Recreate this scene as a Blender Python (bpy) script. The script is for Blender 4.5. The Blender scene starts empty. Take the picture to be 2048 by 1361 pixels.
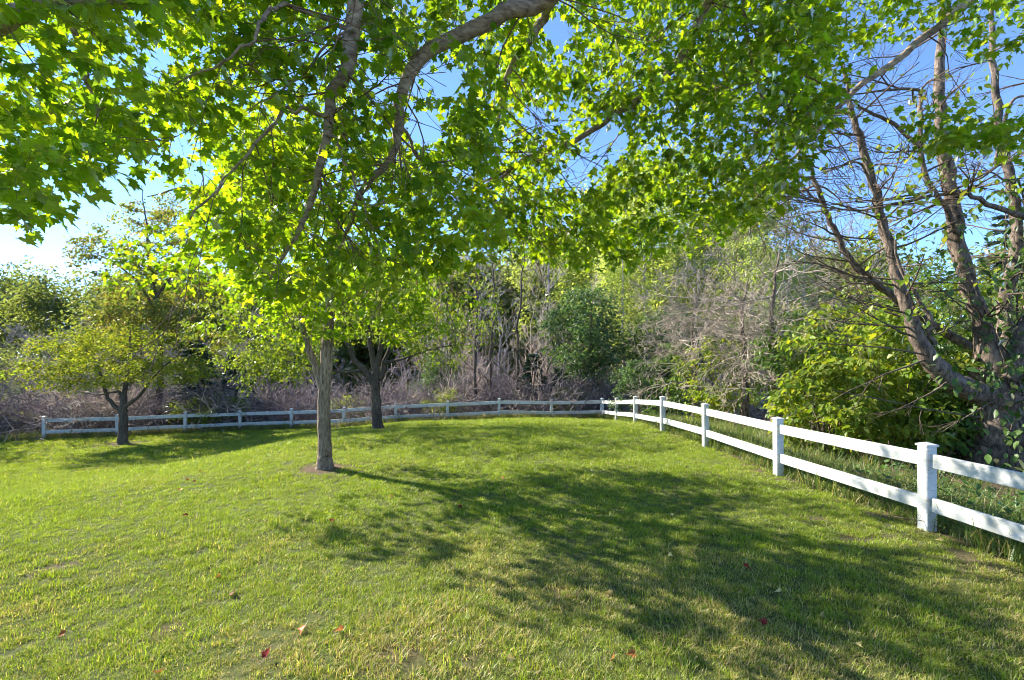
import bpy, math
import numpy as np
from mathutils import Matrix, Vector

# ------------------------------------------------------------------ camera, sky, sun, exposure
scene = bpy.context.scene
C = scene.collection
F_PX, CX, HY, CAM_H = 910.0, 1024.0, 720.0, 1.8      # 16 mm lens on a 36 mm frame, eye 1.8 m above the lawn
cam_d = bpy.data.cameras.new('camera')
cam_d.lens = 16.0
cam_d.sensor_width = 36.0
cam_d.shift_y = (HY - 680.5) / 2048.0
cam_d.clip_start = 0.05
cam_d.clip_end = 3000
cam = bpy.data.objects.new('camera', cam_d)
cam.location = (0, 0, CAM_H)
cam.rotation_euler = (math.radians(90), 0, 0)
C.objects.link(cam)
scene.camera = cam

SUN_AZ, SUN_EL = math.radians(-60), math.radians(34)    # azimuth from +Y, negative is left
world = bpy.data.worlds.new('World')
scene.world = world
world.use_nodes = True
wn = world.node_tree
bg = wn.nodes['Background']
sky = wn.nodes.new('ShaderNodeTexSky')
sky.sky_type = 'NISHITA'
sky.sun_disc = False
sky.sun_elevation = SUN_EL
sky.sun_rotation = SUN_AZ
sky.altitude = 3500
sky.air_density = 0.9
sky.dust_density = 0.0
sky.ozone_density = 5.5
wn.links.new(sky.outputs[0], bg.inputs[0])
bg.inputs[1].default_value = 0.14
sun_d = bpy.data.lights.new('sun', 'SUN')
sun_d.energy = 4.5
sun_d.angle = math.radians(0.6)
sun_d.color = (1.0, 0.93, 0.80)
sun = bpy.data.objects.new('sun', sun_d)
sdir = Vector((math.sin(SUN_AZ) * math.cos(SUN_EL), math.cos(SUN_AZ) * math.cos(SUN_EL), math.sin(SUN_EL)))
sun.rotation_euler = sdir.to_track_quat('Z', 'Y').to_euler()
sun.location = (-30, 20, 30)
C.objects.link(sun)
vs = scene.view_settings
vs.view_transform = 'Standard'
vs.look = 'None'
vs.gamma = 1.0
vs.use_curve_mapping = False
vs.exposure = 1.8
scene.cycles.max_bounces = 6
scene.cycles.transmission_bounces = 4
scene.cycles.diffuse_bounces = 4
scene.cycles.filter_width = 1.0
scene.cycles.adaptive_threshold = 0.02
scene.cycles.transparent_max_bounces = 8

# ------------------------------------------------------------------ helpers
def P(px, py, Y):
    return np.array([(px - CX) / F_PX * Y, Y, CAM_H - (py - HY) / F_PX * Y])

def PG(px, Y):
    x = (px - CX) / F_PX * Y
    return np.array([x, Y, float(zt(x, Y))])

def proj(p):
    p = np.asarray(p)
    y = np.maximum(p[..., 1], 0.05)
    return CX + F_PX * p[..., 0] / y, HY - F_PX * (p[..., 2] - CAM_H) / y

def softplus(t, k=1.2):
    return np.log1p(np.exp(np.clip(t / k, -40, 40))) * k

def fence_y(x):
    return np.interp(x, [-60, -18.5, -16.3, -14.0, -12.2, 60], [7, 18.0, 18.8, 19.5, 20.5, 20.5])

def zt(x, y):
    x = np.asarray(x, float); y = np.asarray(y, float)
    y0 = 12 + 0.33 * np.clip(x, -24, 0)
    z = -0.1 * softplus(y - y0)
    w = np.clip((-x - 4) / 7, 0, 1); w = w * w * (3 - 2 * w)
    q = np.clip((y - 1) / 14, 0, 1)
    z = z * (1 - w) - w * 1.33 * q * q * (3 - 2 * q)
    left = np.clip((2 - x) / 12, 0, 1)
    z = z - (0.05 + 0.22 * left) * np.clip(softplus(y - fence_y(x) - 1.2, 0.5), 0, 9)
    z = np.maximum(z, -4.2)
    z = z + 0.10 * np.clip(y - 42, 0, 60)
    z = z + 0.018 * np.sin(x * 1.3 + 0.7 * y) + 0.014 * np.sin(2.1 * y - 0.9 * x + 1.0)
    return z

def norm(v):
    v = np.asarray(v, float)
    return v / np.maximum(np.linalg.norm(v, axis=-1, keepdims=True), 1e-9)

def link(o, parent=None):
    C.objects.link(o)
    if parent is not None:
        o.parent = parent
    return o

def tag(o, label=None, cat=None, group=None, kind=None):
    if label: o['label'] = label
    if cat: o['category'] = cat
    if group: o['group'] = group
    if kind: o['kind'] = kind
    return o

def empty(name, loc, label, cat, group=None):
    o = bpy.data.objects.new(name, None)
    o.empty_display_size = 0.2
    o.location = [float(v) for v in loc]
    link(o)
    return tag(o, label, cat, group)

class Geo:
    def __init__(s):
        s.V, s.F, s.n = [], [], 0
    def add(s, V, *faces):
        V = np.asarray(V, np.float32).reshape(-1, 3)
        for f in faces:
            if len(f):
                s.F.append(np.asarray(f, np.int64) + s.n)
        s.V.append(V); s.n += len(V)
    def mesh(s, name, mat, smooth=True):
        V = np.concatenate(s.V) if s.V else np.zeros((0, 3), np.float32)
        me = bpy.data.meshes.new(name)
        me.vertices.add(len(V)); me.vertices.foreach_set('co', V.ravel())
        loops = np.concatenate([f.ravel() for f in s.F]) if s.F else np.zeros(0, np.int64)
        tot = np.concatenate([np.full(len(f), f.shape[1]) for f in s.F]) if s.F else np.zeros(0, np.int64)
        start = np.concatenate([[0], np.cumsum(tot)[:-1]]) if len(tot) else tot
        me.loops.add(len(loops)); me.loops.foreach_set('vertex_index', loops.astype(np.int32))
        me.polygons.add(len(tot)); me.polygons.foreach_set('loop_start', start.astype(np.int32))
        me.polygons.foreach_set('loop_total', tot.astype(np.int32))
        me.polygons.foreach_set('use_smooth', np.full(len(tot), smooth))
        me.update(calc_edges=True)
        if mat: me.materials.append(mat)
        return me
    def obj(s, name, mat, parent=None, smooth=True):
        return link(bpy.data.objects.new(name, s.mesh(name, mat, smooth)), parent)

def tube(g, pts, rad, sides=6, rough=0.0, rng=None, cap=True):
    pts = np.asarray(pts, float); n = len(pts)
    rad = np.broadcast_to(np.asarray(rad, float), (n,))
    t = norm(np.gradient(pts, axis=0))
    m = np.abs(t.mean(0)); ref = np.zeros(3); ref[int(np.argmin(m))] = 1
    u = norm(np.cross(t, ref)); w = np.cross(t, u)
    a = np.arange(sides) * 2 * math.pi / sides
    rr = rad[:, None] * np.ones((n, sides))
    if rough and rng is not None:
        rr = rr * (1 + rough * rng.uniform(-1, 1, (n, sides)))
    V = pts[:, None] + rr[..., None] * (np.cos(a)[None, :, None] * u[:, None] + np.sin(a)[None, :, None] * w[:, None])
    i = np.arange(n - 1)[:, None] * sides; j = np.arange(sides)[None]; k = (j + 1) % sides
    F = np.stack([i + j, i + k, i + sides + k, i + sides + j], -1).reshape(-1, 4)
    V = V.reshape(-1, 3)
    if cap:
        V = np.vstack([V, pts[-1:]])
        b = (n - 1) * sides
        T = np.stack([b + np.arange(sides), b + (np.arange(sides) + 1) % sides, np.full(sides, n * sides)], -1)
        g.add(V, F, T)
    else:
        g.add(V, F)

def smooth_line(ctrl, n):
    """Catmull-Rom through control rows (x, y, z, ...)"""
    c = np.asarray(ctrl, float)
    c = np.vstack([2 * c[0] - c[1], c, 2 * c[-1] - c[-2]])
    k = len(c) - 3
    ts = np.linspace(0, k - 1e-6, n); i = ts.astype(int); f = (ts - i)[:, None]
    p0, p1, p2, p3 = c[i], c[i + 1], c[i + 2], c[i + 3]
    return 0.5 * (2 * p1 + (p2 - p0) * f + (2 * p0 - 5 * p1 + 4 * p2 - p3) * f ** 2 + (3 * p1 - p0 - 3 * p2 + p3) * f ** 3)

# leaf templates: (verts, tris); x to the side, y along the midrib, z the normal
def leaf_template(half, mid, fold=0.16, droop=0.18):
    h = np.array(half, float); n = len(h)
    R = [(x, y) for x, y in h]; Lf = [(-x, y) for x, y in h[1:-1]]
    pts = np.array(R + Lf + [(0, mid)])
    z = fold * np.abs(pts[:, 0]) - droop * pts[:, 1] ** 2 - 0.25 * fold * np.abs(pts[:, 0]) ** 2
    V = np.column_stack([pts, z]); c = len(pts) - 1
    T = [(c, i, i + 1) for i in range(n - 1)]
    li = [0] + [n + i for i in range(n - 2)] + [n - 1]
    T += [(c, li[i + 1], li[i]) for i in range(n - 1)]
    return V, np.array(T)

MAPLE = leaf_template([(0, 0), (.14, -.08), (.36, -.03), (.27, .12), (.55, .38), (.37, .37), (.40, .52), (.19, .42), (.24, .66), (.12, .64), (0, 1.02)], .26)
MAPLE_LO = leaf_template([(0, 0), (.32, -.06), (.24, .13), (.54, .40), (.19, .42), (.2, .66), (0, 1.0)], .26)
OVAL = leaf_template([(0, 0), (.2, .18), (.29, .45), (.17, .78), (0, 1.0)], .45, .22, .2)
SMALL = (np.array([(0, 0, 0), (.27, .42, .06), (0, 1, -.12), (-.27, .42, .06)], float), np.array([(0, 1, 2), (0, 2, 3)]))

def leaf_frames(rng, n, out, droop=0.5, tilt=0.5, sp=0.9):
    yaw = np.arctan2(out[:, 1], out[:, 0]) + rng.normal(0, sp, n)
    p = rng.normal(droop, 0.35, n)
    d = np.column_stack([np.cos(yaw) * np.cos(p), np.sin(yaw) * np.cos(p), -np.sin(p)])
    z = np.array([0, 0, 1.0])
    nn = norm(z - d * (d @ z)[:, None] + 1e-6)
    s = np.cross(d, nn)
    r = rng.normal(0, tilt, n)[:, None]
    n2 = nn * np.cos(r) + s * np.sin(r)
    s2 = np.cross(d, n2)
    return s2, d, n2

def scatter(g, tpl, pos, frames, size):
    V, T = tpl; s, d, n = frames
    W = pos[:, None] + size[:, None, None] * (V[None, :, :1] * s[:, None] + V[None, :, 1:2] * d[:, None] + V[None, :, 2:] * n[:, None])
    F = (np.arange(len(pos))[:, None, None] * len(V) + T[None]).reshape(-1, 3)
    g.add(W.reshape(-1, 3), F)

def colonize(rng, lines, att, rk=0.010, r0=0.0025, sag=0.06, maxr=0.03):
    """join each attractor to the nearest point of the growing skeleton with a curved twig"""
    nodes = np.concatenate([l[0] for l in lines]); rads = np.concatenate([l[1] for l in lines])
    d0 = np.array([np.min(np.sum((nodes - a) ** 2, 1)) for a in att])
    order = np.argsort(d0)
    cap = len(nodes) + 4 * len(att)
    N = np.zeros((cap, 3)); R = np.zeros(cap); k = len(nodes)
    N[:k] = nodes; R[:k] = rads
    tw = []; ends = np.zeros((len(att), 3)); tang = np.zeros((len(att), 3))
    for i in order:
        a = att[i]
        d = np.sqrt(np.sum((N[:k] - a) ** 2, 1)) - np.minimum(R[:k], 0.05) * 3
        j = int(np.argmin(d)); p = N[j]; v = a - p; L = max(np.linalg.norm(v), 1e-4)
        perp = norm(np.cross(v, rng.normal(size=3)))
        mid = p + v * 0.45 + perp * L * rng.uniform(0.04, 0.16) + np.array([0, 0, sag * L])
        t = np.linspace(0, 1, 5)[:, None]
        line = (1 - t) ** 2 * p + 2 * t * (1 - t) * mid + t ** 2 * a
        line[1:4] += rng.normal(0, 0.018 * L, (3, 3))
        rb = min(R[j] * 0.75, r0 + rk * L, maxr); re = max(0.45 * rb, r0 * 0.6)
        rr = np.linspace(rb, re, 5)
        tw.append((line, rr))
        N[k:k + 4] = line[1:]; R[k:k + 4] = rr[1:]; k += 4
        ends[i] = a; tang[i] = norm(line[4] - line[2])
    return tw, ends, tang

def leaves_on(rng, tw, att_n, spread, back=0.75, skip=None):
    """leaf positions and outward directions along each twig"""
    pos, out = [], []
    for (line, rr) in tw:
        n = int(rng.poisson(att_n))
        if n == 0: continue
        t = 1 - back * rng.uniform(0, 1, n) ** 1.6
        f = t * 4; i = np.minimum(f.astype(int), 3)
        p = line[i] + (line[i + 1] - line[i]) * (f - i)[:, None]
        o = rng.normal(size=(n, 3)); o[:, 2] *= 0.5
        o = norm(o + 0.6 * norm(line[4] - line[2]))
        pos.append(p + o * spread * rng.uniform(0.15, 1, n)[:, None]); out.append(o)
    return np.concatenate(pos), np.concatenate(out)

def leaf_parts(parent, me, pos, frames, size, origin, name='leaf'):
    s, d, n = frames
    for i in range(len(pos)):
        z = float(size[i])
        M = np.eye(4); M[:3, 0] = s[i] * z; M[:3, 1] = d[i] * z; M[:3, 2] = n[i] * z; M[:3, 3] = pos[i] - origin
        o = bpy.data.objects.new(name, me); o.parent = parent
        o.matrix_basis = Matrix(M.tolist())
        C.objects.link(o)

def tpl_mesh(tpl, name, mat, petiole=0.0):
    g = Geo(); g.add(tpl[0], tpl[1])
    if petiole:
        g.add([(-.012, 0, 0), (.012, 0, 0), (.008, -petiole, .12), (-.008, -petiole, .12)], [(0, 1, 2, 3)])
    return g.mesh(name, mat)

# ------------------------------------------------------------------ materials
def new_mat(name):
    m = bpy.data.materials.new(name); m.use_nodes = True
    nt = m.node_tree; nt.nodes.clear()
    out = nt.nodes.new('ShaderNodeOutputMaterial')
    return m, nt, out

def N(nt, typ, **kw):
    n = nt.nodes.new(typ)
    for k, v in kw.items():
        if k == 'inp':
            for a, b in v.items(): n.inputs[a].default_value = b
        else: setattr(n, k, v)
    return n

def ramp(nt, stops):
    r = nt.nodes.new('ShaderNodeValToRGB')
    e = r.color_ramp.elements
    while len(e) > 1: e.remove(e[-1])
    e[0].position = stops[0][0]; e[0].color = (*stops[0][1], 1)
    for p, c in stops[1:]:
        x = e.new(p); x.color = (*c, 1)
    return r

def leaf_mat(name, cols, trans_mul=(2.2, 2.0, 0.6), tfac=0.5, gloss=0.25, hue_noise=None):
    m, nt, out = new_mat(name); L = nt.links.new
    geo = N(nt, 'ShaderNodeNewGeometry'); oi = N(nt, 'ShaderNodeObjectInfo')
    add = N(nt, 'ShaderNodeMath', operation='ADD'); L(geo.outputs['Random Per Island'], add.inputs[0]); L(oi.outputs['Random'], add.inputs[1])
    fr = N(nt, 'ShaderNodeMath', operation='FRACT'); L(add.outputs[0], fr.inputs[0])
    n = len(cols)
    r = ramp(nt, [(i / max(n - 1, 1), c) for i, c in enumerate(cols)]); L(fr.outputs[0], r.inputs[0])
    tc = N(nt, 'ShaderNodeTexCoord')
    nz = N(nt, 'ShaderNodeTexNoise', inp={'Scale': 0.8, 'Detail': 2.0}); L(geo.outputs['Position'], nz.inputs['Vector'])
    mr = N(nt, 'ShaderNodeMapRange', inp={1: 0.3, 2: 0.7, 3: 0.72, 4: 1.28}); L(nz.outputs[0], mr.inputs[0])
    n3 = N(nt, 'ShaderNodeTexNoise', inp={'Scale': 38.0, 'Detail': 3.0}); L(geo.outputs['Position'], n3.inputs['Vector'])
    m3 = N(nt, 'ShaderNodeMapRange', inp={1: 0.3, 2: 0.7, 3: 0.78, 4: 1.22}); L(n3.outputs[0], m3.inputs[0])
    mm = N(nt, 'ShaderNodeMath', operation='MULTIPLY'); L(mr.outputs[0], mm.inputs[0]); L(m3.outputs[0], mm.inputs[1])
    hsv = N(nt, 'ShaderNodeHueSaturation'); L(r.outputs[0], hsv.inputs['Color']); L(mm.outputs[0], hsv.inputs['Value'])
    mul = N(nt, 'ShaderNodeMix', data_type='RGBA', blend_type='MULTIPLY'); mul.inputs[0].default_value = 1
    L(hsv.outputs[0], mul.inputs[6]); mul.inputs[7].default_value = (*trans_mul, 1)
    df = N(nt, 'ShaderNodeBsdfDiffuse'); L(hsv.outputs[0], df.inputs[0])
    tr = N(nt, 'ShaderNodeBsdfTranslucent'); L(mul.outputs[2], tr.inputs[0])
    mx = N(nt, 'ShaderNodeMixShader'); mx.inputs[0].default_value = tfac; L(df.outputs[0], mx.inputs[1]); L(tr.outputs[0], mx.inputs[2])
    gl = N(nt, 'ShaderNodeBsdfGlossy', inp={'Roughness': 0.38}); gl.inputs[0].default_value = (1, 1, 1, 1)
    fz = N(nt, 'ShaderNodeFresnel', inp={'IOR': 1.4})
    fm = N(nt, 'ShaderNodeMath', operation='MULTIPLY'); L(fz.outputs[0], fm.inputs[0]); fm.inputs[1].default_value = gloss
    m2 = N(nt, 'ShaderNodeMixShader'); L(fm.outputs[0], m2.inputs[0]); L(mx.outputs[0], m2.inputs[1]); L(gl.outputs[0], m2.inputs[2])
    L(m2.outputs[0], out.inputs[0])
    return m

def bark_mat(name, c1, c2, scale=(14, 14, 3.5), bump=0.5, ring=0.0, detail=6):
    m, nt, out = new_mat(name); L = nt.links.new
    geo = N(nt, 'ShaderNodeNewGeometry'); mp = N(nt, 'ShaderNodeMapping'); mp.inputs['Scale'].default_value = scale
    L(geo.outputs['Position'], mp.inputs[0])
    nz = N(nt, 'ShaderNodeTexNoise', inp={'Scale': 1.6, 'Detail': detail, 'Roughness': 0.65, 'Distortion': 0.4}); L(mp.outputs[0], nz.inputs['Vector'])
    n2 = N(nt, 'ShaderNodeTexNoise', inp={'Scale': 1.7, 'Detail': 3.0}); L(geo.outputs['Position'], n2.inputs['Vector'])
    r = ramp(nt, [(0.34, c1), (0.62, c2), (0.8, tuple(min(1, x * 1.35) for x in c2))]); L(nz.outputs[0], r.inputs[0])
    mr = N(nt, 'ShaderNodeMapRange', inp={1: 0.3, 2: 0.7, 3: 0.7, 4: 1.25}); L(n2.outputs[0], mr.inputs[0])
    hs = N(nt, 'ShaderNodeHueSaturation'); L(r.outputs[0], hs.inputs['Color']); L(mr.outputs[0], hs.inputs['Value'])
    b = N(nt, 'ShaderNodeBsdfPrincipled', inp={'Roughness': 0.85}); L(hs.outputs[0], b.inputs['Base Color'])
    b.inputs['Specular IOR Level'].default_value = 0.2
    bp = N(nt, 'ShaderNodeBump', inp={'Strength': bump, 'Distance': 0.02}); L(nz.outputs[0], bp.inputs['Height']); L(bp.outputs[0], b.inputs['Normal'])
    L(b.outputs[0], out.inputs[0])
    return m

M = {}
M['maple'] = leaf_mat('maple_leaf', [(.04, .09, .012), (.085, .16, .014), (.12, .19, .016), (.06, .12, .012), (.15, .20, .02), (.075, .14, .02)], (3.7, 3.15, .5), .62, .16)
M['pear'] = leaf_mat('pear_leaf', [(.08, .14, .02), (.12, .18, .03), (.10, .16, .025), (.15, .17, .03)], (2.4, 2.1, .6), .5, .2)
M['crab'] = leaf_mat('crab_leaf', [(.12, .18, .025), (.15, .20, .03), (.10, .17, .025), (.20, .19, .03), (.16, .22, .035)], (2.4, 2.1, .6), .5, .08)
M['cherry'] = leaf_mat('cherry_leaf', [(.11, .15, .04), (.13, .18, .045), (.17, .12, .05), (.09, .15, .03)], (2.4, 2.2, .7), .5, .15)
M['shrub'] = leaf_mat('shrub_leaf', [(.09, .16, .02), (.13, .21, .03), (.16, .23, .03), (.21, .23, .035), (.07, .13, .02)], (2.8, 2.4, .6), .5, .3)
M['shrub_dark'] = leaf_mat('dark_shrub_leaf', [(.05, .11, .025), (.08, .15, .03), (.10, .17, .035), (.06, .12, .03)], (2.2, 2.0, .6), .48, .3)
M['vine'] = leaf_mat('vine_leaf', [(.07, .14, .03), (.10, .18, .04), (.05, .11, .025)], (1.9, 1.7, .7), .45, .6)
M['oak'] = leaf_mat('oak_leaf', [(.05, .10, .04), (.07, .13, .045), (.10, .155, .05), (.04, .08, .035)], (1.9, 1.9, .8), .42, .3)
M['pale'] = leaf_mat('pale_leaf', [(.22, .27, .10), (.26, .31, .12), (.23, .29, .09), (.28, .30, .13)], (2.2, 2.1, .8), .5, .12)
M['far'] = leaf_mat('far_leaf', [(.11, .155, .05), (.15, .19, .06), (.09, .13, .055), (.18, .19, .07)], (2.2, 2.0, .8), .45, .08)
M['spruce'] = leaf_mat('spruce_needle', [(.025, .05, .025), (.035, .065, .03), (.03, .06, .035)], (1.2, 1.2, .9), .2, .3)
M['bark_maple'] = bark_mat('maple_bark', (.14, .095, .062), (.43, .32, .22), (9, 9, 22), .5)
M['bark_trunk'] = bark_mat('trunk_bark', (.075, .052, .036), (.31, .225, .155), (22, 22, 5), .8)
M['bark_dark'] = bark_mat('dark_bark', (.035, .028, .022), (.13, .10, .075), (20, 20, 4), .8)
M['bark_big'] = bark_mat('rugged_bark', (.03, .023, .019), (.25, .19, .15), (13, 13, 4.0), 1.0)
M['twig'] = bark_mat('twig_bark', (.06, .045, .035), (.15, .11, .08), (10, 10, 10), .2, detail=2)
M['twig_red'] = bark_mat('reddish_twig', (.09, .05, .035), (.24, .15, .10), (10, 10, 10), .2, detail=2)
M['twig_brush'] = bark_mat('brush_twig', (.11, .085, .08), (.32, .265, .26), (6, 6, 6), .2, detail=2)
M['twig_pale'] = bark_mat('pale_twig', (.24, .19, .155), (.50, .42, .34), (6, 6, 6), .2, detail=2)
M['twig_tan'] = bark_mat('tan_twig', (.36, .28, .22), (.60, .48, .38), (6, 6, 6), .2, detail=2)
M['twig_grey'] = bark_mat('grey_twig', (.22, .19, .19), (.43, .37, .37), (6, 6, 6), .2, detail=2)

def vinyl():
    m, nt, out = new_mat('white_vinyl'); L = nt.links.new
    geo = N(nt, 'ShaderNodeNewGeometry')
    nz = N(nt, 'ShaderNodeTexNoise', inp={'Scale': 7.0, 'Detail': 6.0, 'Roughness': 0.7}); L(geo.outputs['Position'], nz.inputs['Vector'])
    r = ramp(nt, [(0.28, (.34, .33, .28)), (0.42, (.51, .505, .48)), (0.6, (.58, .58, .57))]); L(nz.outputs[0], r.inputs[0])
    mp = N(nt, 'ShaderNodeMapping'); mp.inputs['Scale'].default_value = (9, 9, 60); L(geo.outputs['Position'], mp.inputs[0])
    n2 = N(nt, 'ShaderNodeTexNoise', inp={'Scale': 1.0, 'Detail': 5.0, 'Roughness': 0.75}); L(mp.outputs[0], n2.inputs['Vector'])
    r2 = ramp(nt, [(0.30, (.62, .63, .52)), (0.48, (.93, .93, .90)), (0.6, (1, 1, 1))]); L(n2.outputs[0], r2.inputs[0])
    ml = N(nt, 'ShaderNodeMix', data_type='RGBA', blend_type='MULTIPLY'); ml.inputs[0].default_value = 1; L(r.outputs[0], ml.inputs[6]); L(r2.outputs[0], ml.inputs[7])
    b = N(nt, 'ShaderNodeBsdfPrincipled', inp={'Roughness': 0.5}); L(ml.outputs[2], b.inputs['Base Color'])
    L(b.outputs[0], out.inputs[0]); return m
M['vinyl'] = vinyl()

TREE_RINGS = [(-3.08, 7.5, .46), (-4.29, 14.5, .7), (-14.6, 17.1, .6)]

def ground_mat():
    m, nt, out = new_mat('ground_soil'); L = nt.links.new
    geo = N(nt, 'ShaderNodeNewGeometry')
    at = N(nt, 'ShaderNodeAttribute', attribute_name='woods')
    nz = N(nt, 'ShaderNodeTexNoise', inp={'Scale': 26.0, 'Detail': 8.0, 'Roughness': 0.7}); L(geo.outputs['Position'], nz.inputs['Vector'])
    n2 = N(nt, 'ShaderNodeTexNoise', inp={'Scale': 0.9, 'Detail': 5.0}); L(geo.outputs['Position'], n2.inputs['Vector'])
    lawn = ramp(nt, [(0.3, (.05, .055, .018)), (0.5, (.085, .105, .03)), (0.7, (.17, .15, .07))]); L(nz.outputs[0], lawn.inputs[0])
    wood = ramp(nt, [(0.3, (.035, .025, .018)), (0.5, (.09, .065, .045)), (0.72, (.20, .15, .10))]); L(nz.outputs[0], wood.inputs[0])
    soil = ramp(nt, [(0.3, (.07, .045, .03)), (0.6, (.16, .11, .075)), (0.8, (.24, .18, .12))]); L(nz.outputs[0], soil.inputs[0])
    mx = N(nt, 'ShaderNodeMix', data_type='RGBA'); L(at.outputs['Fac'], mx.inputs[0]); L(lawn.outputs[0], mx.inputs[6]); L(wood.outputs[0], mx.inputs[7])
    a2 = N(nt, 'ShaderNodeAttribute', attribute_name='bare')
    m2 = N(nt, 'ShaderNodeMix', data_type='RGBA'); L(a2.outputs['Fac'], m2.inputs[0]); L(mx.outputs[2], m2.inputs[6]); L(soil.outputs[0], m2.inputs[7])
    b = N(nt, 'ShaderNodeBsdfPrincipled', inp={'Roughness': 0.95}); L(m2.outputs[2], b.inputs['Base Color'])
    b.inputs['Specular IOR Level'].default_value = 0.1
    bp = N(nt, 'ShaderNodeBump', inp={'Strength': 0.9, 'Distance': 0.03}); L(nz.outputs[0], bp.inputs['Height']); L(bp.outputs[0], b.inputs['Normal'])
    L(b.outputs[0], out.inputs[0]); return m
M['ground'] = ground_mat()

def grass_mat(name, greens, straw, tfac=0.45):
    """blade colour runs from green to straw with the tuft's own dryness"""
    m, nt, out = new_mat(name); L = nt.links.new
    geo = N(nt, 'ShaderNodeNewGeometry'); oi = N(nt, 'ShaderNodeObjectInfo')
    at = N(nt, 'ShaderNodeAttribute', attribute_name='dry', attribute_type='INSTANCER')
    r = ramp(nt, [(i / (len(greens) - 1), c) for i, c in enumerate(greens)]); L(geo.outputs['Random Per Island'], r.inputs[0])
    s2 = N(nt, 'ShaderNodeMath', operation='MULTIPLY'); L(geo.outputs['Random Per Island'], s2.inputs[0]); s2.inputs[1].default_value = 7.31
    fr = N(nt, 'ShaderNodeMath', operation='FRACT'); L(s2.outputs[0], fr.inputs[0])
    lt = N(nt, 'ShaderNodeMath', operation='LESS_THAN'); L(fr.outputs[0], lt.inputs[0]); L(at.outputs['Fac'], lt.inputs[1])
    rs = ramp(nt, [(i / (len(straw) - 1), c) for i, c in enumerate(straw)]); L(geo.outputs['Random Per Island'], rs.inputs[0])
    mx = N(nt, 'ShaderNodeMix', data_type='RGBA'); L(lt.outputs[0], mx.inputs[0]); L(r.outputs[0], mx.inputs[6]); L(rs.outputs[0], mx.inputs[7])
    hv = N(nt, 'ShaderNodeHueSaturation'); L(mx.outputs[2], hv.inputs['Color'])
    mr = N(nt, 'ShaderNodeMapRange', inp={3: 0.75, 4: 1.3}); L(oi.outputs['Random'], mr.inputs[0]); L(mr.outputs[0], hv.inputs['Value'])
    mul = N(nt, 'ShaderNodeMix', data_type='RGBA', blend_type='MULTIPLY'); mul.inputs[0].default_value = 1
    L(hv.outputs[0], mul.inputs[6]); mul.inputs[7].default_value = (1.6, 1.5, .8, 1)
    df = N(nt, 'ShaderNodeBsdfDiffuse'); L(hv.outputs[0], df.inputs[0])
    tr = N(nt, 'ShaderNodeBsdfTranslucent'); L(mul.outputs[2], tr.inputs[0])
    ms = N(nt, 'ShaderNodeMixShader'); ms.inputs[0].default_value = tfac; L(df.outputs[0], ms.inputs[1]); L(tr.outputs[0], ms.inputs[2])
    gl = N(nt, 'ShaderNodeBsdfGlossy', inp={'Roughness': 0.45}); m2 = N(nt, 'ShaderNodeMixShader'); m2.inputs[0].default_value = 0.035
    L(ms.outputs[0], m2.inputs[1]); L(gl.outputs[0], m2.inputs[2]); L(m2.outputs[0], out.inputs[0])
    return m
M['grass'] = grass_mat('lawn_blade', [(.145, .22, .014), (.20, .285, .019), (.25, .325, .023), (.17, .25, .017)], [(.42, .35, .14), (.50, .43, .20), (.34, .26, .11)])
M['weed'] = grass_mat('weed_blade', [(.07, .13, .025), (.11, .18, .04), (.14, .20, .05), (.09, .15, .03)], [(.34, .29, .14), (.42, .36, .2), (.26, .2, .1)])

# ------------------------------------------------------------------ ground
def value_noise(x, y, seed, scale):
    r = np.random.RandomState(seed); T = r.rand(64, 64)
    u = np.asarray(x) / scale; v = np.asarray(y) / scale
    i = np.floor(u).astype(int); j = np.floor(v).astype(int); a = u - i; b = v - j
    a = a * a * (3 - 2 * a); b = b * b * (3 - 2 * b)
    g = lambda p, q: T[p % 64, q % 64]
    return (g(i, j) * (1 - a) + g(i + 1, j) * a) * (1 - b) + (g(i, j + 1) * (1 - a) + g(i + 1, j + 1) * a) * b

def fence_x(y):      # the right-hand run
    return np.interp(y, [-5, 2.35, 4.77, 7.18, 9.64, 11.9, 15, 17.8, 20.5], [4.7, 4.45, 4.35, 4.2, 4.1, 3.94, 4.07, 4.09, 4.03])

def lawn_mask(x, y):
    """metres inside the fence (negative outside)"""
    return np.minimum(fence_y(x) - y, np.where(y < 21, fence_x(y) - x, 5))

BARE = []
_r = np.random.RandomState(5)
for px, py, rad in [(330, 1255, .12), (465, 1195, .07), (530, 1325, .07), (650, 1240, .10), (800, 1310, .10), (830, 1345, .12), (940, 1330, .1),
                    (130, 1130, .14), (400, 1105, .08), (560, 1200, .07), (250, 1180, .09), (1720, 1085, .16), (1640, 1045, .10), (1790, 1080, .12), (1920, 1110, .16), (2000, 1140, .16), (1500, 930, .16), (1350, 1250, .08), (1120, 1190, .08)]:
    Yd = F_PX * CAM_H / (py - HY); BARE.append(((px - CX) / F_PX * Yd, Yd, rad * .8))
for y in np.arange(2.5, 16, .55):
    BARE.append((float(fence_x(y)) - _r.uniform(.05, .3), y, _r.uniform(.06, .16)))
BARE += TREE_RINGS
BARE.append((3.2, 19.6, .9)); BARE.append((3.7, 18.2, .6))

def bareness(x, y):
    b = np.zeros_like(x)
    wob = 0.45 + 1.1 * value_noise(x, y, 21, .07)
    for bx, by, br in BARE:
        d = np.hypot((x - bx) * .75, y - by) / br
        b = np.maximum(b, np.clip(1.4 - d * wob * 1.1, 0, 1))
    return b

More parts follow.
